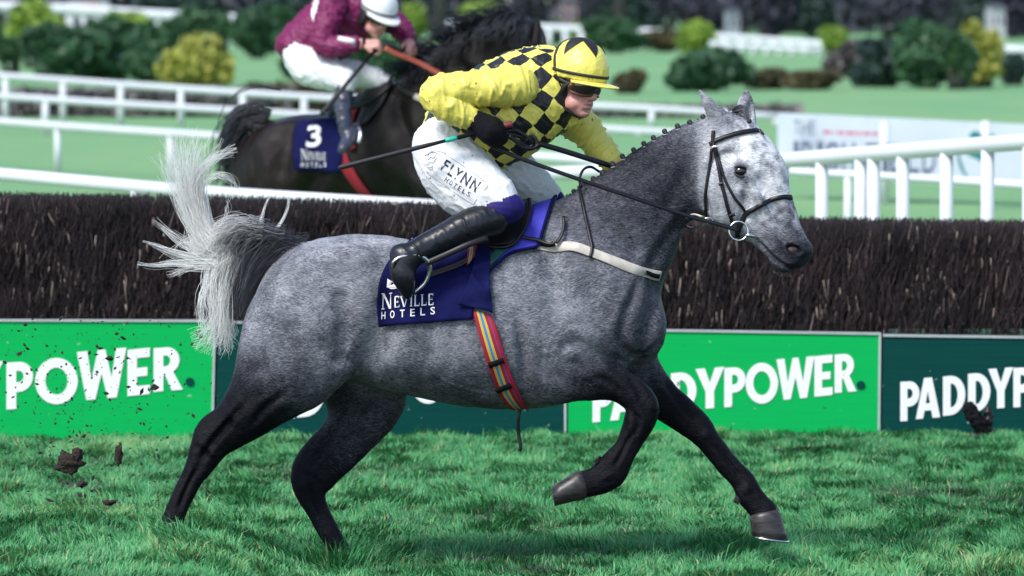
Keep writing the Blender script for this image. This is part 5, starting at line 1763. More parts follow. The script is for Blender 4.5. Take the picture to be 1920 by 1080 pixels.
# ================================================================== jockeys
def rot(yaw, pitch=0.0, roll=0.0):
    """columns: forward, left-to-right lateral (away from camera at yaw 0), up. yaw>0 turns the face to the camera; pitch>0 looks down"""
    Rz = Matrix.Rotation(-yaw, 3, 'Z'); Ry = Matrix.Rotation(pitch, 3, 'Y'); Rx = Matrix.Rotation(roll, 3, 'X')
    return np.array(Rz @ Ry @ Rx)


def head_field(F, c, R, s=1.0, k=.02):
    """a man's head: x forward, y lateral, z up, origin between the ears"""
    def W(p): return c + R @ (np.array(p, float) * s)
    def E(p, r, kk=k, op=1, R2=None): F.ell(W(p), np.array(r) * s, R=R if R2 is None else R @ R2, k=kk, op=op)
    E((.005, 0, .045), (.098, .078, .095))
    E((.035, 0, -.045), (.062, .056, .074), .024)
    E((.055, 0, -.085), (.034, .042, .034), .03)
    E((.078, 0, -.108), (.020, .022, .018), .02)                       # chin
    E((.078, 0, .012), (.022, .055, .018), .02)                        # brow
    for y in (-1, 1):
        E((.068, y * .043, -.030), (.022, .018, .016), .016)            # cheekbone
        E((.036, y * .050, -.078), (.034, .012, .020), .018)           # jaw angle
        E((.083, y * .032, -.008), (.014, .018, .012), .012, -1)       # eye socket
        E((.078, y * .031, -.008), (.012, .013, .011), .004)           # eyeball under its lids
        E((-.008, y * .078, -.018), (.018, .010, .032), .008)          # ear
        E((-.004, y * .089, -.016), (.009, .005, .018), .006, -1)
        E((.098, y * .011, -.048), (.011, .009, .008), .008)           # nostril wing
    F.sweep([[*W((.090, 0, .006)), .010 * s, .010 * s, .5], [*W((.103, 0, -.020)), .011 * s, .011 * s, .5], [*W((.115, 0, -.043)), .0125 * s, .0125 * s, .5]], k=.012, planar=False)
    E((.089, 0, -.070), (.014, .024, .009), .008)                      # upper lip
    E((.087, 0, -.084), (.014, .022, .009), .008)                      # lower lip
    E((.104, 0, -.0765), (.016, .026, .0035), .004, -1)
    E((.092, 0, -.097), (.010, .02, .006), .01, -1)
    return W


def hand_field(F, wrist, fwd, back, thumb, s=1.0, curl=(.9, 1.2, .8), spread=.021):
    """palm and five separate bent fingers. fwd: wrist to knuckles, back: out of the back of the hand, thumb: towards the thumb side"""
    f = np.array(fwd, float); f /= np.linalg.norm(f)
    b = np.array(back, float); b -= f * (b @ f); b /= np.linalg.norm(b)
    t_ = np.cross(f, b); t_ = t_ if t_ @ np.array(thumb, float) > 0 else -t_
    w = np.array(wrist, float)
    F.ell(w + f * .045 * s, np.array([.052, .042, .017]) * s, R=np.stack([f, t_, b], 1), k=.012)
    F.sweep([[*(w - f * .03 * s), .027 * s, .027 * s, .5], [*(w + f * .02 * s), .024 * s, .024 * s, .5]], k=.02, planar=False)
    for i, (ln, r) in enumerate(((.95, .0098), (1.05, .0100), (1.0, .0096), (.82, .0086))):
        p = w + f * (.082 - .004 * abs(i - 1)) * s + t_ * (.031 - spread * i) * s + b * .004 * s
        a = 0; q = [[*(p - f * .02 * s), r * s, r * s, .5], [*p, r * 1.05 * s, r * 1.05 * s, .5]]
        for L, ca in zip((.042, .027, .021), curl):
            a += ca
            p = p + (f * math.cos(a) - b * math.sin(a)) * L * ln * s
            r *= .93
            q.append([*p, r * s, r * s, .5])
        F.sweep(q, k=.004, planar=False, sub=2)
    p0 = w + f * .022 * s + t_ * .030 * s - b * .004 * s
    p1 = p0 + (f * .55 + t_ * .45 - b * .35) * .040 * s
    p2 = p1 + (f * .75 - t_ * .15 - b * .60) * .032 * s
    p3 = p2 + (f * .45 - t_ * .45 - b * .55) * .024 * s
    F.sweep([[*p0, .015 * s, .015 * s, .5], [*p1, .0125 * s, .0125 * s, .5], [*p2, .011 * s, .011 * s, .5], [*p3, .009 * s, .009 * s, .5]], k=.01, planar=False, sub=2)


def field_for(px0, px1, y0, y1, h, Y=0.0):
    a = P(px0[0], px1[1], Y); b = P(px1[0], px0[1], Y)
    return Field((a[0], y0, a[2]), (b[0], y1, b[2]), h)


def wrinkle(V, Q, amp, freq, seed, axis=None, ridg=0.0):
    """cloth folds: ridged noise stretched across the limb axis"""
    n = vnormals(V, Q)
    p = V * freq
    if axis is not None:
        a = np.array(axis, float); a /= np.linalg.norm(a)
        p = p + np.outer(V @ a, a) * freq * 1.8
    w = fbm(p, seed, 3)
    r = np.exp(-(fbm(p * 1.1, seed + 7, 2) / .16) ** 2) + .6 * np.exp(-(fbm(p * 2.0, seed + 17, 2) / .16) ** 2)
    return V + n * (amp * (w * .6 + ridg * 1.3 * r))[:, None]


def attach(V, Q, name, mat, parent):
    return put(name, mesh_data(name, V, Q, mat), parent)


def silk_material(name, c1, c2=None, rough=.45, check=True, band=None):
    t = NT(name)
    if check:
        w = t.n('VectorMath', operation='ADD')
        nz = t.n('TexNoise'); nz.inputs['Scale'].default_value = 14; nz.inputs['Detail'].default_value = 2
        t.l(t.pos(), nz.inputs['Vector'])
        sc = t.n('VectorMath', operation='SCALE'); sc.inputs[3].default_value = .42
        sb = t.n('VectorMath', operation='SUBTRACT'); sb.inputs[1].default_value = (.5, .5, .5)
        t.l(nz.outputs['Color'], sb.inputs[0]); t.l(sb.outputs[0], sc.inputs[0])
        t.l(t.attr('weave', 'Vector'), w.inputs[0]); t.l(sc.outputs[0], w.inputs[1])
        ck = t.n('TexChecker'); ck.inputs['Scale'].default_value = 1.0
        fl = t.n('VectorMath', operation='MULTIPLY'); fl.inputs[1].default_value = (1, 1, 0)
        ad = t.n('VectorMath', operation='ADD'); ad.inputs[1].default_value = (100.0, 100.0, .5)
        t.l(w.outputs[0], fl.inputs[0]); t.l(fl.outputs[0], ad.inputs[0])
        t.l(ad.outputs[0], ck.inputs['Vector'])
        ck.inputs['Color1'].default_value = (*c1, 1); ck.inputs['Color2'].default_value = (*c2, 1)
        col = ck.outputs['Color']
    else:
        col = t.mix(t.noise(t.pos(), 9, 3), c1, tuple(c * .88 for c in c1))
    sp = t.ramp(t.noise(t.pos(), 75, 1), [(.735, (0, 0, 0)), (.75, (1, 1, 1))])
    t.l(t.mix(t.math('MULTIPLY', sp, .8), col, (.03, .025, .015)), t.b.inputs['Base Color'])
    t.b.inputs['Roughness'].default_value = rough
    t.bump(t.noise(t.mapped(t.pos(), (1, 1, 1.6)), 26, 3, .5), .28, .010)
    return t.m


YEL = (.78, .70, .13)
m_check = silk_material('yellow_black_checked_silk', YEL, (.010, .010, .012))
m_yellow = silk_material('yellow_silk', YEL, check=False)
m_breech = silk_material('white_breeches_cloth', (.74, .76, .78), rough=.55, check=False)
m_maroon = silk_material('maroon_silk', sr(112, 6, 74), check=False, rough=.6)
m_white_silk = silk_material('white_silk', (.74, .74, .76), check=False, rough=.45)
m_helm_yellow = silk_material('yellow_cap_silk', YEL, check=False, rough=.35)
m_lens = M('dark_goggle_lens', (.03, .026, .026), .04, (.02, .016, .014), 20, spec=.9)
m_goggle = M('brown_goggle_frame', (.13, .05, .035), .3, (.10, .04, .03), 40)
m_olive = M('olive_goggle_disc', (.20, .18, .04), .4, (.15, .14, .03), 40)
m_rubber = M('black_elastic', (.008, .008, .010), .6, (.013, .012, .013), 60)
m_ink = M('dark_ink', (.016, .014, .040), .6, (.02, .018, .05), 40)
m_ink_fine = M('fine_pencil_print', (.30, .31, .37), .6, (.35, .36, .42), 40)
m_grey_cuff = M('grey_elastic_cuff', (.12, .11, .15), .7, (.15, .14, .18), 60)
m_lip = M('lips', sr(176, 104, 104), .45, sr(164, 96, 98), 60)

# ------------------------------------------------------------------ rider of the grey horse
def rider():
    root = thing('person', P(880, 300, 0), 'jockey in yellow and black checked silks crouching on the grey horse', 'person')
    hc = P(1076, 153, -.06); HR = rot(math.radians(42), math.radians(10), math.radians(-4))
    # skin: one body from head to ankles, inside the clothes
    F = field_for((700, 40), (1230, 600), -.42, .36, .005)
    W = head_field(F, hc, HR)
    F.sweep([C(1062, 176, -.01, 26), C(1040, 190, -.005, 27), C(1010, 180, 0, 30)], k=.02, planar=False)
    F.sweep([N(815, 235, 880, 290, 0, .12), N(850, 185, 925, 300, 0, .13), N(900, 150, 985, 285, 0, .14), N(960, 125, 1040, 245, 0, .15), N(1010, 130, 1060, 205, 0, .12)], k=.04)
    F.sweep([C(968, 165, -.17, 24), C(890, 170, -.23, 21), C(826, 172, -.255, 18), C(855, 204, -.258, 17), C(893, 226, -.25, 12)], k=.03, planar=False)
    F.sweep([C(1036, 206, .165, 22), C(1070, 222, .19, 21), C(1098, 244, .20, 18), C(1118, 268, .18, 15), C(1134, 288, .14, 13), C(1146, 303, .10, 11)], k=.03, planar=False)
    F.sweep([C(835, 265, -.08, 44), C(880, 320, -.14, 44), C(935, 385, -.21, 27), C(890, 418, -.26, 22), C(830, 448, -.30, 16), C(768, 480, -.325, 13)], k=.03, planar=False)
    F.sweep([C(850, 265, .08, 40), C(930, 302, .15, 33), C(1025, 370, .235, 18), C(980, 410, .28, 20), C(880, 440, .31, 14)], k=.03, planar=False)
    hand_field(F, P(1145, 303, .10), P(1158, 326, .08) - P(1145, 303, .10), (.3, .4, .8), (0, -1, 0), .98)
    V, Q = F.mesh(1)
    attach(V, Q, 'body', m_skin, root)
    # hair at the nape and temple
    F = field_for((1000, 100), (1120, 230), -.2, .2, .005)
    F.ell(hc + HR @ np.array([-.022, 0, .02]), (.088, .083, .075), R=HR, k=.01)
    V, Q = F.mesh(1); attach(V, Q, 'hair', M('short_brown_hair', (.035, .022, .016), .7, (.05, .03, .022), 90), root)

    # lips
    def HW(p): return hc + HR @ np.array(p, float)
    # jacket
    F = field_for((780, 60), (1110, 350), -.30, .30, .0055)
    F.sweep([N(806, 218, 866, 286, 0, .155), N(822, 190, 900, 306, 0, .172), N(850, 160, 932, 316, 0, .18), N(890, 128, 975, 300, 0, .185), N(930, 108, 1022, 272, 0, .19), N(964, 99, 1054, 250, .02, .175), N(992, 102, 1068, 240, .07, .13), N(1010, 110, 1054, 228, .05, .095), N(1024, 122, 1043, 212, .02, .085)], k=.03, sub=4)
    F.ell(P(960, 165, -.15), (.075, .06, .075), k=.04)
    F.ell(P(1035, 205, .15), (.075, .06, .075), k=.04)
    # open hem and collar
    V, Q = F.mesh(2)
    V = wrinkle(V, Q, .0052, 7, 3, (1, 0, .45), .8)
    ax = np.array([.80, 0, .60]); up = np.array([-.60, 0, .80]); c = P(930, 215, 0)
    r = V - c
    s = r @ ax; hh = r @ up; arcv = np.arctan2(hh, np.maximum(-r[:, 1], 1e-4) * .95 + .02)
    a2 = arcv * .185
    th = math.radians(12)
    uu = (s * math.cos(th) + a2 * math.sin(th)) / .064; vv = (-s * math.sin(th) + a2 * math.cos(th)) / .064
    me = mesh_data('silks', V, Q, m_check)
    setattr_v(me, 'weave', np.c_[uu, vv, uu * 0])
    silks = put('silks', me, root)
    JB = bvh((V, Q))
    # collar band
    F = field_for((990, 90), (1090, 240), -.2, .2, .005)
    F.sweep([N(1016, 110, 1044, 218, .005, .112), N(1026, 120, 1046, 214, 0, .100), N(1033, 130, 1047, 209, -.004, .090)], k=.01)
    V, Q = F.mesh(1); V = wrinkle(V, Q, .005, 26, 8, None, .4); attach(V, Q, 'collar', m_yellow, silks)
    # sleeves
    for nm, pts, sd in (('sleeve', [C(968, 162, -.185, 37), C(930, 164, -.215, 36), C(892, 166, -.235, 34), C(852, 168, -.252, 32), C(822, 172, -.262, 30), C(822, 184, -.266, 28), C(842, 200, -.268, 28), C(868, 215, -.264, 25), C(893, 228, -.256, 19)], 21),
                        ('sleeve', [C(1036, 206, .165, 36), C(1070, 222, .19, 35), C(1098, 244, .20, 32), C(1118, 268, .18, 28), C(1134, 288, .14, 25), C(1150, 305, .10, 22)], 22)):
        F = field_for((770, 100), (1190, 340), -.40, .36, .0055)
        F.sweep(pts, k=.02, planar=False, sub=4)
        V, Q = F.mesh(1)
        V = wrinkle(V, Q, .0048, 6.5, sd, (1, 0, .1) if sd == 21 else (.7, 0, -.7), 1.0)
        attach(V, Q, nm, m_yellow, root)
    # breeches
    F = field_for((750, 190), (1090, 450), -.36, .36, .0055)
    F.sweep([N(790, 262, 880, 262, 0, .16), N(786, 290, 885, 285, 0, .165)], k=.04)
    F.ell(P(838, 272, 0), (.115, .17, .11), k=.04)
    F.sweep([N(782, 306, 868, 244, -.10, .10), N(784, 330, 900, 275, -.12, .115), N(806, 360, 925, 305, -.145, .110), N(838, 380, 950, 338, -.175, .098), N(870, 391, 968, 358, -.20, .084), N(898, 396, 972, 372, -.215, .07)], k=.03, sub=4)
    F.sweep([C(870, 270, .10, 50), C(930, 302, .15, 47), C(985, 338, .20, 40), C(1025, 370, .235, 30)], k=.03, planar=False)
    V, Q = F.mesh(2)
    V = wrinkle(V, Q, .005, 9, 13, (.7, 0, .7), .6)
    br_ = attach(V, Q, 'breeches', m_breech, root)
    BB = bvh((V, Q))
    # printed words on the thigh
    for ch, u0, v0, wpx in (('F', 826, 317, 10), ('L', 838, 326, 10), ('Y', 847, 332, 14), ('N', 862, 341, 15), ('N', 879, 352.5, 14.5)):
        gv_, gf_ = text_mesh(ch, .012)
        d = np.array([.83, .56]); up2 = np.array([.52, -.85]) * 22
        b = np.array([u0, v0], float)
        lettering(BB, gv_, gf_, [b, b + d * wpx, b + d * wpx + up2, b + up2], .0022, m_ink, 'letter', br_)
    for i, ch in enumerate('HOTELS'):
        gv_, gf_ = text_mesh(ch, .0)
        b = np.array([833 + i * 8.2, 339 + i * 5.3]); d = np.array([.83, .56]) * 6.2; up2 = np.array([.5, -.86]) * 8.5
        lettering(BB, gv_, gf_, [b, b + d, b + d + up2, b + up2], .0022, m_ink, 'letter', br_)
    # line drawing beside the words and the panel outline
    def line(px, w, mat, name):
        p_, n_ = drape_path(BB, px, .0012, 4, sm=1)
        MB().strap(p_, n_, w, .0008).build(name, mat, br_)
    for px in ([(802, 292), (806, 287), (814, 285), (821, 289), (823, 293)], [(803, 300), (808, 294), (813, 297), (817, 291)], [(802, 310), (806, 304), (812, 306), (816, 300), (819, 296)],
               [(801, 314), (808, 314), (812, 310)], [(805, 318), (811, 317), (812, 312)]):
        line(px, .0022, m_ink_fine, 'drawing')
    line([(802, 322), (806, 328), (880, 379), (889, 380), (894, 373)], .0016, m_ink_fine, 'seam')
    line([(833, 288), (870, 312), (912, 344), (908, 356)], .0016, m_ink_fine, 'seam')
    line([(797, 292), (815, 282), (836, 288)], .0016, m_ink_fine, 'seam')
    # knee: stretch cloth between breeches and boot
    F = field_for((880, 350), (1060, 440), -.34, .36, .0055)
    F.sweep([C(908, 398, -.222, 30), C(928, 392, -.226, 33), C(948, 390, -.226, 32), C(960, 390, -.222, 25)], k=.02, planar=False)
    V, Q = F.mesh(1)
    n = vnormals(V, Q); k0 = P(905, 382, -.28); d = V - k0; ang = np.arctan2(d[:, 2], d[:, 0])
    V = V + n * (.0022 * np.sin(ang * 22 + 3 * vnoise(V * 20, 4)) * np.exp(-np.linalg.norm(d, axis=1) / .06))[:, None]
    attach(V, Q, 'knee_cloth', m_purple, root)
    F = field_for((990, 330), (1080, 440), .1, .36, .0055)
    F.sweep([C(1022, 372, .235, 29), C(1036, 378, .235, 25)], k=.02, planar=False)
    V, Q = F.mesh(1); attach(V, Q, 'knee_cloth', m_purple, root)
    # boots
    for side in (-1, 1):
        F = field_for((700, 350), (1060, 600), -.46, .46, .0055)
        if side < 0:
            F.sweep([C(922, 410, -.236, 34), C(900, 416, -.25, 33), C(870, 428, -.265, 31), C(838, 444, -.285, 28), C(808, 458, -.30, 25), C(782, 472, -.315, 24), C(764, 484, -.325, 25)], k=.02, planar=False)
            F.sweep([C(752, 476, -.325, 19), C(752, 496, -.33, 22), C(756, 515, -.335, 23), C(761, 535, -.335, 17), C(764, 552, -.335, 9)], k=.02, planar=False)
            F.ell(P(743, 476, -.325), (.024, .03, .03), k=.012)
        else:
            F.sweep([C(1020, 392, .25, 32), C(960, 420, .275, 29), C(900, 446, .30, 25), C(850, 470, .325, 22), C(828, 490, .33, 22), C(832, 520, .335, 20), C(840, 545, .335, 10)], k=.02, planar=False)
        V, Q = F.mesh(1)
        V = wrinkle(V, Q, .0017, 13, 17, (.85, 0, .5), .5)
        b_ = attach(V, Q, 'boot', m_boot, root)
        if side < 0:
            T = bvh((V, Q))
            for px in ([(862, 397), (872, 420), (878, 440)], [(772, 458), (782, 466), (792, 484)]):
                p_, n_ = drape_path(T, px, .000, 6); MB().strap(p_, n_, .012, .003).build('boot_seam', m_leather, b_)
            MB().ball(P(745, 500, -.335), (.012, .036, .03), nu=12, nv=8).build('sole', m_black, b_)
    # gloved near hand round whip and rein
    F = field_for((860, 190), (990, 300), -.36, -.16, .004)
    hand_field(F, P(893, 229, -.258), P(940, 242, -.26) - P(893, 229, -.258), (.1, -.5, .85), (.25, -.9, .3), 1.12, curl=(.8, 1.3, .9))
    F.sweep([C(884, 222, -.258, 20), C(900, 232, -.26, 22), C(918, 243, -.262, 27)], k=.02, planar=False)
    F.ell(P(925, 250, -.258), (.042, .036, .042), k=.02)
    V, Q = F.mesh(1); attach(V, Q, 'glove', m_black, root)
    # cap
    F = field_for((1000, 40), (1190, 190), -.22, .20, .005)
    hc2 = HW((.012, 0, .048)); rad = np.array([.126, .106, .122])
    F.ell(hc2, rad, R=HR, k=.01)
    F.ell(hc2 + HR @ np.array([.0, 0, -.115]), (.2, .2, .092), R=HR, k=.012, op=-1)
    V, Q = F.mesh(1)
    V = wrinkle(V, Q, .0028, 18, 5, None, .5)
    helmet = attach(V, Q, 'helmet', m_helm_yellow, root)
    # peak: thin curved plate
    pk = []
    nu, nv = 22, 6
    for j in range(nv + 1):
        for i in range(nu + 1):
            a = (-1 + 2 * i / nu) * 1.15; ext = math.cos(a * .95) ** .8 * .075 if abs(a * .95) < 1.57 else 0
            rr = 1 + 0 * j
            x = math.cos(a) * (.122 + ext * j / nv); y = math.sin(a) * (.103 + .35 * ext * j / nv)
            z = -.030 - .10 * (j / nv) * ext - .03 * (abs(a) / 1.15) ** 2 * .2
            pk.append(hc2 + HR @ np.array([x, y, z]))
    w = nu + 1
    ff = [(j * w + i, j * w + i + 1, (j + 1) * w + i + 1, (j + 1) * w + i) for j in range(nv) for i in range(nu)]
    o = obj('peak', pk, ff, m_helm_yellow, helmet); solid(o, .006, 0)
    # bands and star
    def ring(z, w_, th_, mat, name, tilt=0.0, a0=0.0, a1=2 * math.pi, grow=1.015):
        pts, nr = [], []
        for a in np.linspace(a0, a1, 48):
            zz = z + tilt * math.cos(a)
            q = math.sqrt(max(.02, 1 - (zz / rad[2]) ** 2))
            d = np.array([math.cos(a) * rad[0] * q, math.sin(a) * rad[1] * q, zz]) * grow
            n_ = d / rad ** 2; n_ /= np.linalg.norm(n_)
            pts.append(hc2 + HR @ d); nr.append(HR @ n_)
        MB().strap(pts, nr, w_, th_).build(name, mat, helmet)
    ring(-.008, .012, .003, m_rubber, 'cap_band')
    pts, nr = [], []
    for a in np.linspace(-.25, 1.0, 20):     # elastic down over the temple
        d = np.array([-.055 + .055 * a, -.0 - .98 * rad[1] * math.sqrt(max(.03, 1 - ((-.055 + .055 * a) / rad[0]) ** 2 - ((.055 - .125 * a) / rad[2]) ** 2)), .055 - .125 * a])
        n_ = d / rad ** 2; n_ /= np.linalg.norm(n_)
        pts.append(hc2 + HR @ (d * 1.015)); nr.append(HR @ n_)
    MB().strap(pts, nr, .015, .003).build('goggle_strap', m_rubber, helmet)
    sv, sf = [], []
    npt = 5; rings_ = 10; seg = npt * 12
    for j in range(rings_ + 1):
        for i in range(seg):
            ph = 2 * math.pi * i / seg
            tri = abs(((i / seg * npt) % 1) - .5) * 2            # 1 at a point
            R_ = (.046 + .062 * tri ** 1.15) * j / rings_
            x, y = R_ * math.cos(ph + .92), R_ * math.sin(ph + .92) * .88
            z = rad[2] * math.sqrt(max(0, 1 - (x / rad[0]) ** 2 - (y / rad[1]) ** 2))
            sv.append(hc2 + HR @ (np.array([x, y, z]) * 1.034))
    for j in range(rings_):
        for i in range(seg):
            a = j * seg + i; b = j * seg + (i + 1) % seg
            sf.append((a, b, b + seg, a + seg))
    obj('star', sv, sf, m_rubber, helmet)
    # skull cap harness, ear guard and chin strap
    ear = HW((-.006, -.080, -.045))
    MB().ball(ear, (.030, .012, .036), R=HR, nu=14, nv=10).build('ear_guard', m_rubber, helmet)
    MB().tube(catmull([HW((-.03, -.078, .01)), HW((-.02, -.082, -.03)), HW((.0, -.078, -.07)), HW((.035, -.060, -.105)), HW((.055, -.02, -.125)), HW((.058, .02, -.126)), HW((.03, .06, -.105)), HW((-.01, .078, -.06))], 5), .0055, 7).build('chin_strap', m_rubber, helmet)
    MB().tube(catmull([HW((.05, -.076, .002)), HW((.03, -.084, -.02)), HW((.012, -.082, -.055))], 5), .011, 7).build('side_strap', m_rubber, helmet)
    # goggles: curved lens with frame and disc
    gv_, gf_ = [], []; nu, nv = 26, 8
    fr = []
    for j in range(nv + 1):
        for i in range(nu + 1):
            a = (-1 + 2 * i / nu) * 1.18; tz = -1 + 2 * j / nv
            hgt = .036 - .010 * math.cos(a) ** 8 * (tz < 0) - .012 * (abs(a) / 1.18) ** 3
            x = .024 + .097 * math.cos(a) - .010 * tz * tz; y = .076 * math.sin(a) * 1.06
            gv_.append(HW((x, y, -.006 + tz * hgt)))
    w = nu + 1
    gf_ = [(j * w + i, j * w + i + 1, (j + 1) * w + i + 1, (j + 1) * w + i) for j in range(nv) for i in range(nu)]
    gg = obj('goggles', gv_, gf_, m_lens, root); solid(gg, .004, 0)
    loop = [gv_[i] for i in range(nu + 1)] + [gv_[j * w + nu] for j in range(1, nv)] + [gv_[nv * w + i] for i in range(nu, -1, -1)] + [gv_[j * w] for j in range(nv - 1, -1, -1)]
    MB().tube(loop, .0068, 7).build('frame', m_goggle, gg)
    for y in (-1,):
        c_ = HW((.058, -.079, -.008)); n_ = HR @ np.array([.35, -.94, 0])
        a_ = np.cross(n_, [0, 0, 1.]); a_ /= np.linalg.norm(a_); b_ = np.cross(n_, a_)
        MB().tube([c_ - n_ * .004, c_ + n_ * .004], .0135, 18).build('disc', m_olive, gg)
        MB().tube([c_ + n_ * .003, c_ + n_ * .0065], .009, 16).build('disc_rim', m_goggle, gg)
    MB().tube(catmull([HW((.045, -.080, -.004)), HW((.015, -.090, .004)), HW((-.03, -.088, .02))], 5), .009, 7).build('strap', m_rubber, gg)
    # scarf at the throat
    F = field_for((1010, 150), (1090, 240), -.14, .12, .005)
    F.sweep([C(1056, 194, -.015, 24), C(1042, 202, -.005, 26)], k=.01, planar=False)
    V, Q = F.mesh(1); attach(V, Q, 'neck_scarf', m_grey_print, root)
    return root, JB


RIDER, JB = rider()

# whip
wh = thing('whip', P(790, 285, -.3), 'black riding whip with green band and red grip in the black glove', 'whip')
a, b = P(634, 315, -.37), P(957, 233, -.25)
MB().tube([a, a + (b - a) * .02, a + (b - a) * .5, a + (b - a) * .62], [.006, .0105, .009, .0065], 10).build('shaft', m_rubber, wh)
MB().tube([a + (b - a) * .62, a + (b - a) * .64, a + (b - a) * .67, a + (b - a) * .69], [.0075, .0095, .0095, .0075], 10).build('band', M('turquoise_tape', (.01, .42, .30), .4, (.01, .36, .27), 30), wh)
MB().tube([a + (b - a) * .69, a + (b - a) * .94], [.0085, .009], 10).build('handle', m_black, wh)
MB().tube([a + (b - a) * .94, a + (b - a) * .955, a + (b - a) * 1.0, a + (b - a) * 1.01], [.010, .0135, .0135, .012], 12).build('grip', M('dull_red_tape', (.19, .03, .035), .6, (.14, .022, .028), 40), wh)

# reins
rn = thing('reins', P(1150, 350, -.15), 'dark leather reins running from the jockey in yellow to the bit', 'reins')
p_ = catmull([P(915, 268, -.25), P(940, 282, -.245), P(1000, 306, -.235), P(1105, 343, -.215), P(1200, 375, -.195), P(1300, 408, -.165), P(1345, 420, -.155), P(1384, 432, -.145)], 6)
MB().strap(p_, [(0, -.95, .3)] * len(p_), .016, .005).build('near_rein', m_leather, rn)
p_ = catmull([P(948, 250, -.25), P(975, 255, -.22), P(1000, 266, -.19), P(1060, 284, -.10), P(1148, 312, .02)], 6)
MB().strap(p_, [(0, -.95, .3)] * len(p_), .022, .006).build('far_rein', m_leather, rn)
p_ = catmull([P(945, 246, -.25), P(965, 244, -.235), P(985, 255, -.215), P(998, 268, -.20), P(992, 276, -.20), P(975, 268, -.22), P(955, 256, -.25)], 6)
MB().strap(p_, [(0, -.95, .3)] * len(p_), .016, .005).build('rein_loop', m_leather, rn)
p_ = catmull([P(993, 252, -.20), P(1005, 262, -.20), P(1004, 275, -.20), P(990, 280, -.20), P(982, 270, -.205), P(990, 260, -.21)], 6)
MB().tube(p_, .007, 7).build('rein_knot', m_leather, rn)
p_ = catmull([P(948, 254, -.25), P(962, 262, -.24), P(980, 276, -.225), P(1000, 278, -.21), P(1010, 270, -.20)], 6)
MB().tube(p_, .006, 7).build('rein_loop', m_leather, rn)

# stirrup
st = thing('stirrup', P(770, 520, -.34), 'bright steel stirrup hanging round the black boot of the jockey in yellow', 'stirrup')
p_ = catmull([P(736, 500, -.37), P(739, 490, -.375), P(752, 482, -.37), P(778, 478, -.36), P(797, 485, -.345), P(806, 499, -.335), P(805, 514, -.33), P(795, 533, -.325), P(776, 549, -.325)], 6)
MB().tube(p_, [.0055 + .004 * math.sin(math.pi * i / (len(p_) - 1)) for i in range(len(p_))], 8).build('iron', m_steel, st)
MB().box(P(754, 522, -.325), (.022, .10, .012), rot(0, math.radians(-60))).build('tread', m_steel, st, smooth=False)
p_ = catmull([P(799, 494, -.345), P(840, 476, -.335), P(880, 458, -.325), P(915, 446, -.30)], 5)
MB().strap(p_, [(0, -1, .1)] * len(p_), .024, .004).build('stirrup_leather', m_leather, st)

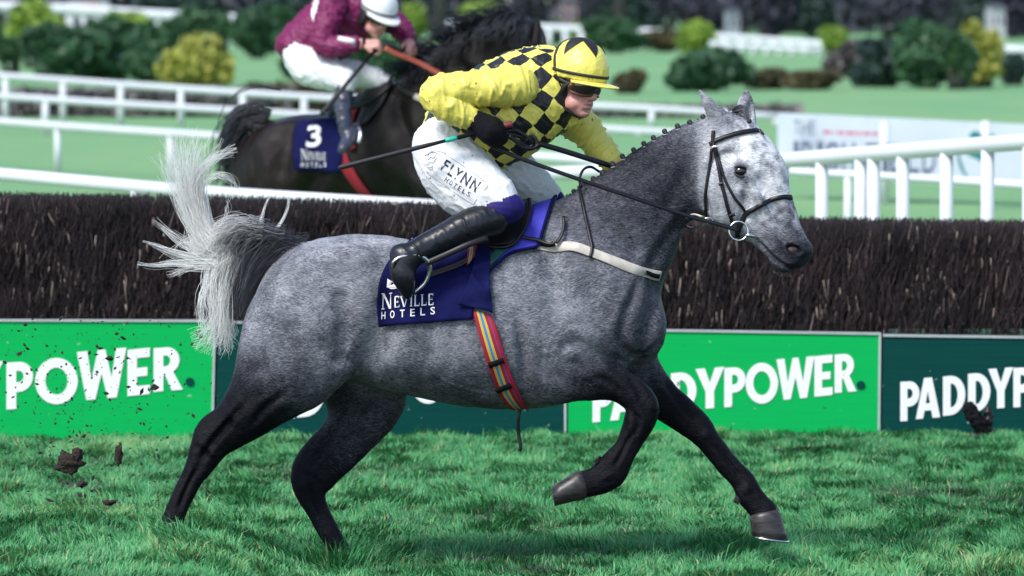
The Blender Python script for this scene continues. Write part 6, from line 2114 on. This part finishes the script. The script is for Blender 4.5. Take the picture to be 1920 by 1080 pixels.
# ================================================================== the dark horse behind the fence
def dark_horse():
    lo = P(400, 800, 12.2); hi = P(1060, 10, 12.2)
    F = Field((lo[0] - .1, 10.7, -.02), (hi[0] + .1, 13.3, hi[2] + .05), .013)
    y = lambda u: 12.6 - (u - 440) * .0017
    F.sweep([N(522, 256, 516, 400, y(490), .18, .5), N(540, 228, 530, 430, y(510), .24, .6), N(572, 215, 560, 430, y(555), .27, .62), N(605, 213, 600, 410, y(600), .27, .6), N(655, 206, 670, 398, y(660), .285, .5),
             N(700, 184, 740, 394, y(720), .285, .5), N(738, 154, 810, 388, y(775), .25, .45), N(775, 150, 858, 350, y(815), .20, .45), N(800, 150, 900, 300, y(850), .17, .4)], k=.08)
    F.sweep([N(752, 162, 890, 320, y(820), .18, .45), N(784, 140, 918, 262, y(850), .145, .42), N(818, 114, 944, 215, y(880), .112, .42), N(856, 88, 966, 178, y(915), .098, .42), N(898, 62, 982, 150, y(945), .088, .45), N(938, 42, 992, 128, y(970), .082, .45), N(970, 38, 1000, 112, y(990), .078, .45)], k=.06)
    F.sweep([N(990, 42, 965, 95, y(980), .09, .45), N(1012, 70, 962, 130, y(985), .11, .45), N(1018, 110, 970, 172, y(990), .10, .45), N(1020, 160, 985, 205, y(995), .075, .45), N(1018, 205, 992, 232, y(1000), .065, .4), N(1012, 232, 996, 246, y(1000), .05, .4)], k=.04)
    for dy, pts in ((-.06, [(1003, 38, 1010, 37), (999, 52, 1016, 50), (996, 68, 1018, 66), (994, 82, 1016, 84)]), (.06, [(985, 30, 991, 30), (980, 44, 996, 44), (978, 60, 998, 60)])):
        F.sweep([N(*p, y(1000) + dy, .02 + .008 * i, .4) for i, p in enumerate(pts)], k=.02)
    # legs: hind legs pushing off the ground, forelegs folded, all hidden by the fence
    for dy in (-.13, .13):
        Y = y(490) + dy
        F.sweep([N(462, 320, 580, 325, Y, .15, .45), N(448, 390, 560, 410, Y, .13, .35), N(440, 490, 500, 520, Y, .08, .2), N(420, 540, 465, 560, Y, .055, .1), N(432, 590, 462, 590, Y, .04, .1), N(445, 645, 478, 642, Y, .045, .1), N(452, 680, 492, 678, Y, .05, .1)], k=.06)
        Y = y(840) + dy
        F.sweep([N(790, 300, 860, 380, Y, .10, .3), N(850, 360, 890, 410, Y, .075, .2), N(910, 400, 935, 440, Y, .055, .1), N(905, 450, 935, 455, Y, .04, .1), N(870, 500, 900, 510, Y, .04, .1), N(845, 520, 865, 545, Y, .045, .1)], k=.05)
    for sgn in (-1, 1):
        F.ell(P(530, 310, y(520) + sgn * .20), (.20, .09, .25), k=.08)
        F.ell(P(590, 250, y(590) + sgn * .21), (.12, .06, .09), k=.06)
        F.ell(P(800, 270, y(800) + sgn * .18), (.17, .07, .26), R=Matrix.Rotation(math.radians(25), 3, 'Y'), k=.06)
    F.sweep([N(530, 232, 526, 262, y(500), .06, .3), N(500, 224, 500, 252, y(490), .055, .25), N(474, 226, 478, 250, y(480), .05, .2), N(450, 234, 462, 256, y(470), .04, .2)], k=.04)
    V, Q = F.mesh(2)
    n = vnormals(V, Q)
    for px, w_, d_ in [([(612, 236), (606, 290), (588, 340), (566, 378)], 16, .03), ([(560, 230), (540, 280), (524, 340)], 14, .016), ([(470, 270), (476, 330), (470, 380)], 12, .014),
                       ([(742, 170), (756, 230), (790, 290), (812, 350)], 14, .03), ([(700, 300), (720, 340), (740, 380)], 12, .018), ([(800, 150), (830, 190), (870, 210)], 14, .025), ([(850, 110), (890, 140), (930, 150)], 10, .02)]:
        V = crease(V, n, px, w_, d_, Y=12.2)
    tone = F.tone(V) + .06 * fbm(V * 4, 9, 2)
    return V, Q, tone, y


DV, DQ, DT, y2 = dark_horse()
dh = thing('horse', P(640, 300, 12.3) * np.array([1, 1, 0]), 'dark bay racehorse with a blown mane behind the brush fence', 'horse')
me = mesh_data('body', DV, DQ, m_coat2); setattr_f(me, 'tone', DT); put('body', me, dh)
DB = bvh((DV, DQ))
v, f, tn = [], [], []
for i, (g, n) in enumerate([([(500, 232), (470, 222), (445, 240), (434, 285), (432, 340)], 60), ([(490, 236), (462, 232), (444, 258), (440, 310), (436, 380)], 60), ([(500, 240), (470, 240), (452, 270), (448, 330), (444, 420)], 50), ([(478, 226), (450, 232), (430, 262), (426, 310), (428, 350)], 30)]):
    lock(v, f, tn, [(a, b, 0) for a, b in g], n * 2, .06, .06, .004, .002, .05, .015, y2(470), 900 + i)
me = mesh_data('tail', np.array(v), np.array(f), m_hair); setattr_f(me, 'tone', tn); tag(put('tail', me, dh), kind='stuff')
v, f, tn = [], [], []
crest = catmull(np.array([(760, 142), (806, 104), (845, 78), (890, 52), (935, 34), (975, 32)], float), 10)
for k in range(120):
    u, w_ = crest[int(k / 119 * (len(crest) - 1))]
    q = random.random()
    lift = (7 + 13 * max(0, 1 - abs(u - 900) / 90))
    Yk = y2(u) - .05
    lock(v, f, tn, [(u + 6, w_ + 8, 0), (u - 4, w_ - lift * .35, -.02), (u - 20 - 14 * q, w_ - lift * .7 - 4 * q, -.05), (u - 38 - 22 * q, w_ - lift * (.5 + .5 * q) + 4, -.08)] if q > .35 else
         [(u + 6, w_ + 4, -.03), (u - 2, w_ + 6, -.10), (u - 14, w_ + 24 + 20 * q, -.14), (u - 26, w_ + 44 + 20 * q, -.13)], 9, .018, .03, .0035, .0015, .06, .012, Yk, 1000 + k)
for k in range(24):
    lock(v, f, tn, [(975 + k, 40 + k % 5, -.05), (968 + k, 52, -.10), (964 + k * .8, 72, -.12), (958 + k, 92 + k % 7, -.13)], 6, .012, .02, .003, .0015, .06, .01, y2(985), 1200 + k)
me = mesh_data('mane', np.array(v), np.array(f), m_hair); setattr_f(me, 'tone', tn); tag(put('mane', me, dh), kind='stuff')
# dark cloth with letters
c2 = thing('saddle_cloth', P(600, 270, 12.0), 'blurred navy saddle cloth with white lettering on the dark horse', 'saddle cloth')
V_, F_ = drape_patch(DB, [(560, 232), (556, 260), (554, 290), (556, 318)], [(650, 224), (648, 256), (646, 284), (640, 322)], .015, 16, 16, .004, 3, Y=12.2)
o = obj('cloth', V_, F_, m_navy, c2); solid(o, .005, 1)
CT2 = bvh((V_, F_))


def nq2(x, y):
    t_ = x / _tot
    return (566 + 50 * t_, 300 + 1 * t_ - 20 * y)


neville(CT2, nq2, .010, m_print_white, c2, 12.1)
for i, ch in enumerate('HOTELS'):
    gv_, gf_ = text_mesh(ch, .012)
    u0 = 565 + i * 8.8
    lettering(CT2, gv_, gf_, [(u0, 313), (u0 + 5, 313), (u0 + 5, 304), (u0, 304)], .010, m_print_white, 'letter', c2, 12.1)
gv_, gf_ = text_mesh('3', .03)
lettering(CT2, gv_, gf_, [(574, 277), (603, 275), (604, 234), (578, 236)], .010, m_print_white, 'number', c2, 12.1)
# saddle, red girth, breast strap, bridle band
s2 = thing('saddle', P(680, 200, 12.0), 'black racing saddle with red girth on the dark horse', 'saddle')
p_, n_ = drape_path(DB, [(640, 290), (655, 320), (676, 350), (708, 386)], .012, 6, Y=12.1); MB().strap(p_, n_, .075, .006).build('girth', m_red, s2)
p_, n_ = drape_path(DB, [(664, 280), (660, 250), (664, 220), (676, 200)], .020, 6, Y=12.1); MB().strap(p_, n_, .045, .006).build('girth_strap', m_red, s2)
V_, F_ = drape_patch(DB, [(742, 156), (730, 178), (712, 208), (690, 232)], [(690, 200), (684, 212), (676, 226), (672, 240)], .03, 14, 10, Y=12.0)
o = obj('flap', V_, F_, m_leather, s2); solid(o, .015, 1)
V_, F_ = drape_patch(DB, [(610, 212), (660, 196), (710, 170), (742, 150)], [(620, 224), (664, 212), (705, 196), (738, 170)], .05, 14, 8, Y=12.0)
o = obj('seat', V_, F_, m_leather, s2); solid(o, .03, 1)
b2 = thing('breastplate', P(780, 190, 11.8), 'dark and white breast strap over the shoulder of the dark horse', 'breastplate')
p_, n_ = drape_path(DB, [(744, 160), (756, 170), (776, 180), (796, 190), (822, 206), (860, 240)], .012, 6, Y=12.0)
MB().strap(p_[:14], n_[:14], .045, .006).build('strap', m_leather, b2)
MB().strap(p_[13:], n_[13:], .040, .006).build('band', m_cream, b2)
r2 = thing('bridle', P(990, 100, 11.6), 'white browband and dark bridle on the half hidden head of the dark horse', 'bridle')
p_, n_ = drape_path(DB, [(958, 101), (975, 97), (995, 96), (1014, 98)], .008, 5, Y=11.6); MB().strap(p_, n_, .026, .008).build('browband', m_white_rail, r2)
p_, n_ = drape_path(DB, [(962, 98), (966, 130), (975, 160), (985, 200)], .008, 5, Y=11.6); MB().strap(p_, n_, .02, .006).build('cheekpiece', m_leather, r2)


# ------------------------------------------------------------------ rider of the dark horse
def rider2():
    Y0 = 12.0
    root = thing('person', P(640, 120, Y0), 'jockey in maroon silks and white cap riding the dark horse', 'person')
    h = .009
    def FF(a, b): return field_for(a, b, Y0 - .62, Y0 + .5, h, Y0)
    def Cc(u, v, dy, r): return C(u, v, Y0 + dy, r)
    k_ = FPX / (Y0 - CAM_Y) / FPX      # radii below are pixels of the photograph at this depth
    hc = P(705, 26, Y0 - .22); HR = rot(math.radians(62), math.radians(22), math.radians(-8))
    F = FF((500, -70), (800, 330))
    W = head_field(F, hc, HR, 1.0)
    F.sweep([Cc(690, 30, -.16, 20), Cc(672, 24, -.08, 22), Cc(650, 24, 0, 24)], k=.03, planar=False)
    F.sweep([Cc(562, 86, 0, 22), Cc(590, 60, -.02, 30), Cc(640, 28, -.04, 30)], k=.05, planar=False)
    F.sweep([Cc(612, 14, -.2, 15), Cc(602, 82, -.30, 13), Cc(640, 88, -.36, 12), Cc(682, 82, -.40, 9)], k=.03, planar=False)
    F.sweep([Cc(720, 36, .10, 15), Cc(755, 60, .02, 14), Cc(768, 82, -.10, 9)], k=.03, planar=False)
    F.sweep([Cc(562, 110, -.08, 24), Cc(600, 124, -.18, 22), Cc(640, 150, -.32, 12), Cc(645, 168, -.35, 9), Cc(644, 200, -.38, 8), Cc(646, 235, -.41, 6), Cc(650, 254, -.43, 5)], k=.03, planar=False)
    F.sweep([Cc(562, 110, .04, 24), Cc(640, 130, .0, 18), Cc(704, 148, -.01, 12), Cc(708, 210, .20, 8)], k=.03, planar=False)
    hand_field(F, P(684, 82, Y0 - .40), P(716, 84, Y0 - .42) - P(684, 82, Y0 - .40), (-.1, -.6, .8), (.4, -.8, -.2), 1.0, curl=(1.0, 1.4, .9))
    hand_field(F, P(768, 80, Y0 - .10), P(776, 100, Y0 - .22) - P(768, 80, Y0 - .10), (.5, -.6, .5), (-.8, -.4, 0), 1.0, curl=(1.0, 1.4, .9))
    V, Q = F.mesh(1); attach(V, Q, 'body', m_skin, root)
    def HW(p): return hc + HR @ np.array(p, float)
    F = FF((510, -60), (760, 150))
    F.sweep([Cc(545, 84, 0, 26), Cc(572, 74, -.02, 35), Cc(604, 52, -.03, 38), Cc(640, 24, -.04, 38), Cc(668, 12, -.06, 30), Cc(684, 22, -.10, 22)], k=.04, planar=False)
    F.sweep([N(534, 66, 560, 100, Y0, .15), N(548, 40, 626, 118, Y0, .18), N(588, 0, 664, 96, Y0, .2), N(640, -30, 706, 62, Y0 - .02, .21)], k=.04)
    V, Q = F.mesh(2); V = wrinkle(V, Q, .013, 11, 31, (.7, 0, .7), .5); sk = attach(V, Q, 'silks', m_maroon, root)
    T = bvh((V, Q))
    for nm, pts, sd in (('sleeve', [Cc(626, 6, -.22, 26), Cc(614, 40, -.28, 24), Cc(604, 72, -.32, 22), Cc(612, 88, -.34, 20), Cc(640, 86, -.37, 17), Cc(668, 83, -.40, 12)], 41),
                        ('sleeve', [Cc(708, 30, .12, 24), Cc(735, 40, .08, 22), Cc(756, 58, .02, 19), Cc(767, 76, -.08, 12)], 42)):
        F = FF((570, -40), (800, 130)); F.sweep(pts, k=.03, planar=False, sub=4)
        V, Q = F.mesh(1); V = wrinkle(V, Q, .012, 13, sd, (.2, 0, .9), .6); s_ = attach(V, Q, nm, m_maroon, root)
        if sd == 41:
            TS = bvh((V, Q))
            p_, n_ = drape_path(TS, [(634, 72), (650, 75), (666, 78)], .004, 5, Y=Y0); MB().strap(p_, n_, .03, .003).build('stripe', m_white_silk, s_)
            MB().tube([P(665, 82, Y0 - .395), P(671, 82, Y0 - .40)], .044, 14).build('cuff', m_grey_cuff, s_)
            MB().tube([P(679, 82, Y0 - .40), P(686, 82, Y0 - .40)], .033, 14).build('wrist_band', m_black, s_)
    V_, F_ = drape_patch(T, [(601, -18), (588, 6), (584, 30), (594, 52)], [(618, -20), (602, 6), (598, 30), (596, 50)], .006, 14, 6, Y=Y0)
    obj('stripe', V_, F_, m_white_silk, sk)
    # breeches, knee, boots
    F = FF((510, 60), (760, 190))
    F.sweep([N(540, 86, 590, 92, Y0, .16), N(536, 108, 600, 112, Y0, .17)], k=.04)
    F.sweep([N(536, 118, 580, 88, Y0 - .1, .11), N(552, 146, 608, 102, Y0 - .16, .12), N(590, 158, 636, 116, Y0 - .24, .11), N(626, 168, 660, 132, Y0 - .31, .085), N(634, 172, 664, 150, Y0 - .33, .075)], k=.04, sub=4)
    F.sweep([Cc(580, 112, .04, 26), Cc(640, 130, .0, 24), Cc(690, 144, -.02, 22), Cc(718, 155, -.02, 19)], k=.04, planar=False)
    V, Q = F.mesh(2); V = wrinkle(V, Q, .008, 12, 33, (.7, 0, .7), .5); attach(V, Q, 'breeches', m_breech, root)
    MB().tube([P(646, 156, Y0 - .34), P(647, 164, Y0 - .345), P(647, 172, Y0 - .35)], [.052, .054, .05], 16).build('knee_cloth', m_maroon, root)
    F = FF((600, 140), (740, 310))
    F.sweep([Cc(645, 168, -.35, 17), Cc(644, 200, -.38, 16), Cc(646, 230, -.41, 13), Cc(652, 254, -.43, 12)], k=.03, planar=False)
    F.sweep([Cc(664, 248, -.42, 11), Cc(656, 262, -.45, 12), Cc(646, 274, -.49, 10), Cc(640, 282, -.52, 7)], k=.03, planar=False)
    V, Q = F.mesh(1); V = wrinkle(V, Q, .006, 14, 35, (0, 0, 1), .5); attach(V, Q, 'boot', M('blue_grey_boot_leather', (.040, .045, .075), .3, (.03, .034, .055), 14, spec=.6), root)
    F = FF((670, 140), (760, 300)); F.sweep([Cc(716, 158, .0, 15), Cc(706, 200, .12, 13), Cc(700, 240, .24, 11), Cc(708, 262, .24, 9)], k=.03, planar=False)
    V, Q = F.mesh(1); attach(V, Q, 'boot', m_boot, root)
    # cap
    hc2 = HW((.012, 0, .048)); rad = np.array([.126, .106, .118])
    F = FF((650, -70), (780, 60))
    F.ell(hc2, rad, R=HR, k=.01); F.ell(hc2 + HR @ np.array([0, 0, -.115]), (.2, .2, .095), R=HR, k=.012, op=-1)
    V, Q = F.mesh(1); hm = attach(V, Q, 'helmet', m_white_silk, root)
    pk = []; nu, nv = 20, 5
    for j in range(nv + 1):
        for i in range(nu + 1):
            a = (-1 + 2 * i / nu) * 1.15; ext = math.cos(a * .95) ** .8 * .085
            pk.append(hc2 + HR @ np.array([math.cos(a) * (.122 + ext * j / nv), math.sin(a) * (.103 + .35 * ext * j / nv), -.024 - .10 * (j / nv) * ext]))
    w = nu + 1
    o = obj('peak', pk, [(j * w + i, j * w + i + 1, (j + 1) * w + i + 1, (j + 1) * w + i) for j in range(nv) for i in range(nu)], m_white_silk, hm); solid(o, .010, 0)
    pts, nr = [], []
    for a in np.linspace(0, 2 * math.pi, 40):
        d = np.array([math.cos(a) * rad[0], math.sin(a) * rad[1], -.006]) * 1.012
        pts.append(hc2 + HR @ d); n_ = d / rad ** 2; nr.append(HR @ (n_ / np.linalg.norm(n_)))
    MB().strap(pts, nr, .010, .003).build('cap_band', m_rubber, hm)
    gv_ = []; nu, nv = 20, 6
    for j in range(nv + 1):
        for i in range(nu + 1):
            a = (-1 + 2 * i / nu) * 1.2; tz = -1 + 2 * j / nv
            gv_.append(HW((.026 + .092 * math.cos(a) - .01 * tz * tz, .082 * math.sin(a), -.004 + tz * .028)))
    w = nu + 1
    o = obj('goggles', gv_, [(j * w + i, j * w + i + 1, (j + 1) * w + i + 1, (j + 1) * w + i) for j in range(nv) for i in range(nu)], m_lens, root); solid(o, .006, 0)
    MB().ball(HW((-.01, -.082, -.03)), (.05, .016, .06), R=HR, nu=12, nv=8).build('ear_guard', m_rubber, hm)
    MB().ball(HW((-.05, 0, -.03)), (.06, .085, .08), R=HR, nu=14, nv=10).build('hair', m_black, root)
    return root


rider2()
w2 = thing('whip', P(650, 160, 11.5), 'dark riding whip hanging from the hand of the maroon jockey', 'whip')
a, b = P(602, 215, 11.42), P(706, 90, 11.58)
MB().tube([a, a + (b - a) * .03, a + (b - a) * .4, a + (b - a) * .8], [.010, .018, .014, .011], 8).build('shaft', m_rubber, w2)
MB().tube([a + (b - a) * .8, b + (b - a) * .06], [.014, .014], 8).build('handle', m_black, w2)
r3 = thing('reins', P(780, 110, 11.6), 'tan and dark reins in the bare hands of the maroon jockey', 'reins')
p_ = catmull([P(722, 90, 11.57), P(745, 102, 11.58), P(785, 118, 11.62), P(830, 142, 11.62), P(900, 180, 11.6), P(985, 205, 11.5)], 5)
MB().strap(p_, [(0, -.8, .6)] * len(p_), .038, .006).build('tan_rein', M('tan_leather', sr(150, 72, 52), .6, sr(130, 60, 44), 40), r3)
p_ = catmull([P(772, 92, 11.85), P(800, 108, 11.85), P(840, 120, 11.8), P(920, 150, 11.75)], 5)
MB().strap(p_, [(0, -.8, .6)] * len(p_), .03, .006).build('dark_rein', m_leather, r3)
p_ = catmull([P(722, 84, 11.58), P(735, 88, 11.66), P(748, 96, 11.76), P(762, 92, 11.86)], 5)
MB().tube(p_, .014, 7).build('bridge', m_leather, r3)
s3 = thing('stirrup', P(665, 262, 11.55), 'small steel stirrup round the boot of the maroon jockey', 'stirrup')
p_ = catmull([P(672, 268, 11.5), P(676, 250, 11.52), P(672, 238, 11.56), P(665, 234, 11.6)], 5)
MB().tube(p_, .010, 7).build('iron', m_steel, s3)
p_ = catmull([P(670, 238, 11.58), P(676, 222, 11.62), P(684, 200, 11.7)], 4)
MB().strap(p_, [(0, -1, 0)] * len(p_), .03, .006).build('stirrup_leather', m_leather, s3)

# ------------------------------------------------------------------ small things
# furry microphone on the grass before the dark board at the right
mi = thing('microphone', G(1838, 826), 'black furry microphone on a small stand in the grass before the right board', 'microphone')
Ym = D2Y(824)
F = Field(P(1795, 830, Ym) - [0, .15, .02], P(1885, 745, Ym) + [0, .15, .02], .006)
F.sweep([C(1818, 766, Ym, 12), C(1826, 780, Ym, 14), C(1836, 795, Ym, 14), C(1842, 806, Ym, 12)], k=.02, planar=False)
V, Q = F.mesh(1); n = vnormals(V, Q); V = V + n * (.010 * fbm(V * 70, 3, 2))[:, None]
attach(V, Q, 'windshield', m_black, mi)
F = Field(P(1795, 840, Ym) - [0, .15, .02], P(1885, 745, Ym) + [0, .15, .02], .006)
F.sweep([C(1852, 768, Ym + .03, 7), C(1854, 790, Ym + .03, 9), C(1850, 808, Ym + .03, 8), C(1838, 818, Ym, 9)], k=.02, planar=False)
V, Q = F.mesh(1); n = vnormals(V, Q); V = V + n * (.008 * fbm(V * 60, 5, 2))[:, None]
attach(V, Q, 'holder', m_leather, mi)
MB().tube(catmull([P(1820, 814, Ym - .02), P(1834, 820, Ym - .03), P(1848, 818, Ym - .02)], 4), .018, 8).build('base', m_rubber, mi)
MB().ball(P(1820, 825, Ym - .05), .012, nu=10, nv=8).build('plug', m_steel, mi)
MB().tube(catmull([P(1852, 806, Ym + .03), P(1862, 806, Ym + .03), P(1870, 816, Ym + .02)], 4), .008, 7).build('cable', m_rubber, mi)


def clod(u, v, Y, r, seed, label):
    rr = np.random.default_rng(seed)
    m = MB().ball((0, 0, 0), 1, nu=22, nv=16)
    q = np.array(m.v); q *= (1 + .5 * fbm(q * 1.8 + seed, seed, 3) + .2 * vnoise(q * 6, seed))[:, None] * np.array(r)
    c = P(u, v, Y)
    o = obj('turf_clod', q, m.f, m_soil)
    o.location = Vector(c)
    return tag(o, label, 'clod', 'clods of turf thrown up behind the grey horse')


clod(128, 868, .1, (.046, .035, .042), 3, 'largest flying clod of dark turf at the left edge over the grass')
clod(146, 852, .1, (.020, .018, .026), 4, 'small clod just right above the largest flying clod')
clod(154, 908, .05, (.018, .014, .012), 5, 'flat clod of turf falling below the largest one')
clod(222, 852, .2, (.014, .012, .034), 6, 'upright brown clod of turf halfway to the hind hoof')
clod(205, 942, .0, (.026, .02, .010), 8, 'low clod of turf lying in the torn grass behind the hoof')
clod(206, 672, .5, (.014, .010, .008), 9, 'crumb of turf flying before the letter W of the left board')
clod(290, 726, .5, (.013, .009, .012), 10, 'crumb of turf flying before the last letter R of the left board')


def debris():
    r = np.random.default_rng(77)
    v, f = [], []
    n = 620
    for k in range(n):
        if k < 440:
            q = r.random()
            u = 150 + 140 * r.normal() * (.5 + .6 * q); w_ = 930 - 340 * q + 30 * r.normal()
        else:
            u = r.uniform(0, 420); w_ = r.uniform(590, 960)
        if u < -20 or u > 520: continue
        Y = r.uniform(-.2, 3.0)
        c = P(u, w_, Y)
        s = .0022 * (1 + r.exponential(1.0)); s = min(s, .012)
        a = r.normal(0, 1, 3); a /= np.linalg.norm(a); b = np.cross(a, r.normal(0, 1, 3)); b /= np.linalg.norm(b); d = np.cross(a, b)
        o = len(v)
        el = r.uniform(.8, 2.2)
        v += [c + a * s * el, c - a * s * el, c + b * s, c - b * s, c + d * s * .7, c - d * s * .7]
        f += [(o, o + 2, o + 4), (o + 2, o + 1, o + 4), (o + 1, o + 3, o + 4), (o + 3, o, o + 4), (o + 2, o, o + 5), (o + 1, o + 2, o + 5), (o + 3, o + 1, o + 5), (o, o + 3, o + 5)]
    tag(obj('flying_dirt', v, f, m_soil, smooth=False), 'spray of dark dirt crumbs in the air behind the grey horse', 'dirt', kind='stuff')


debris()
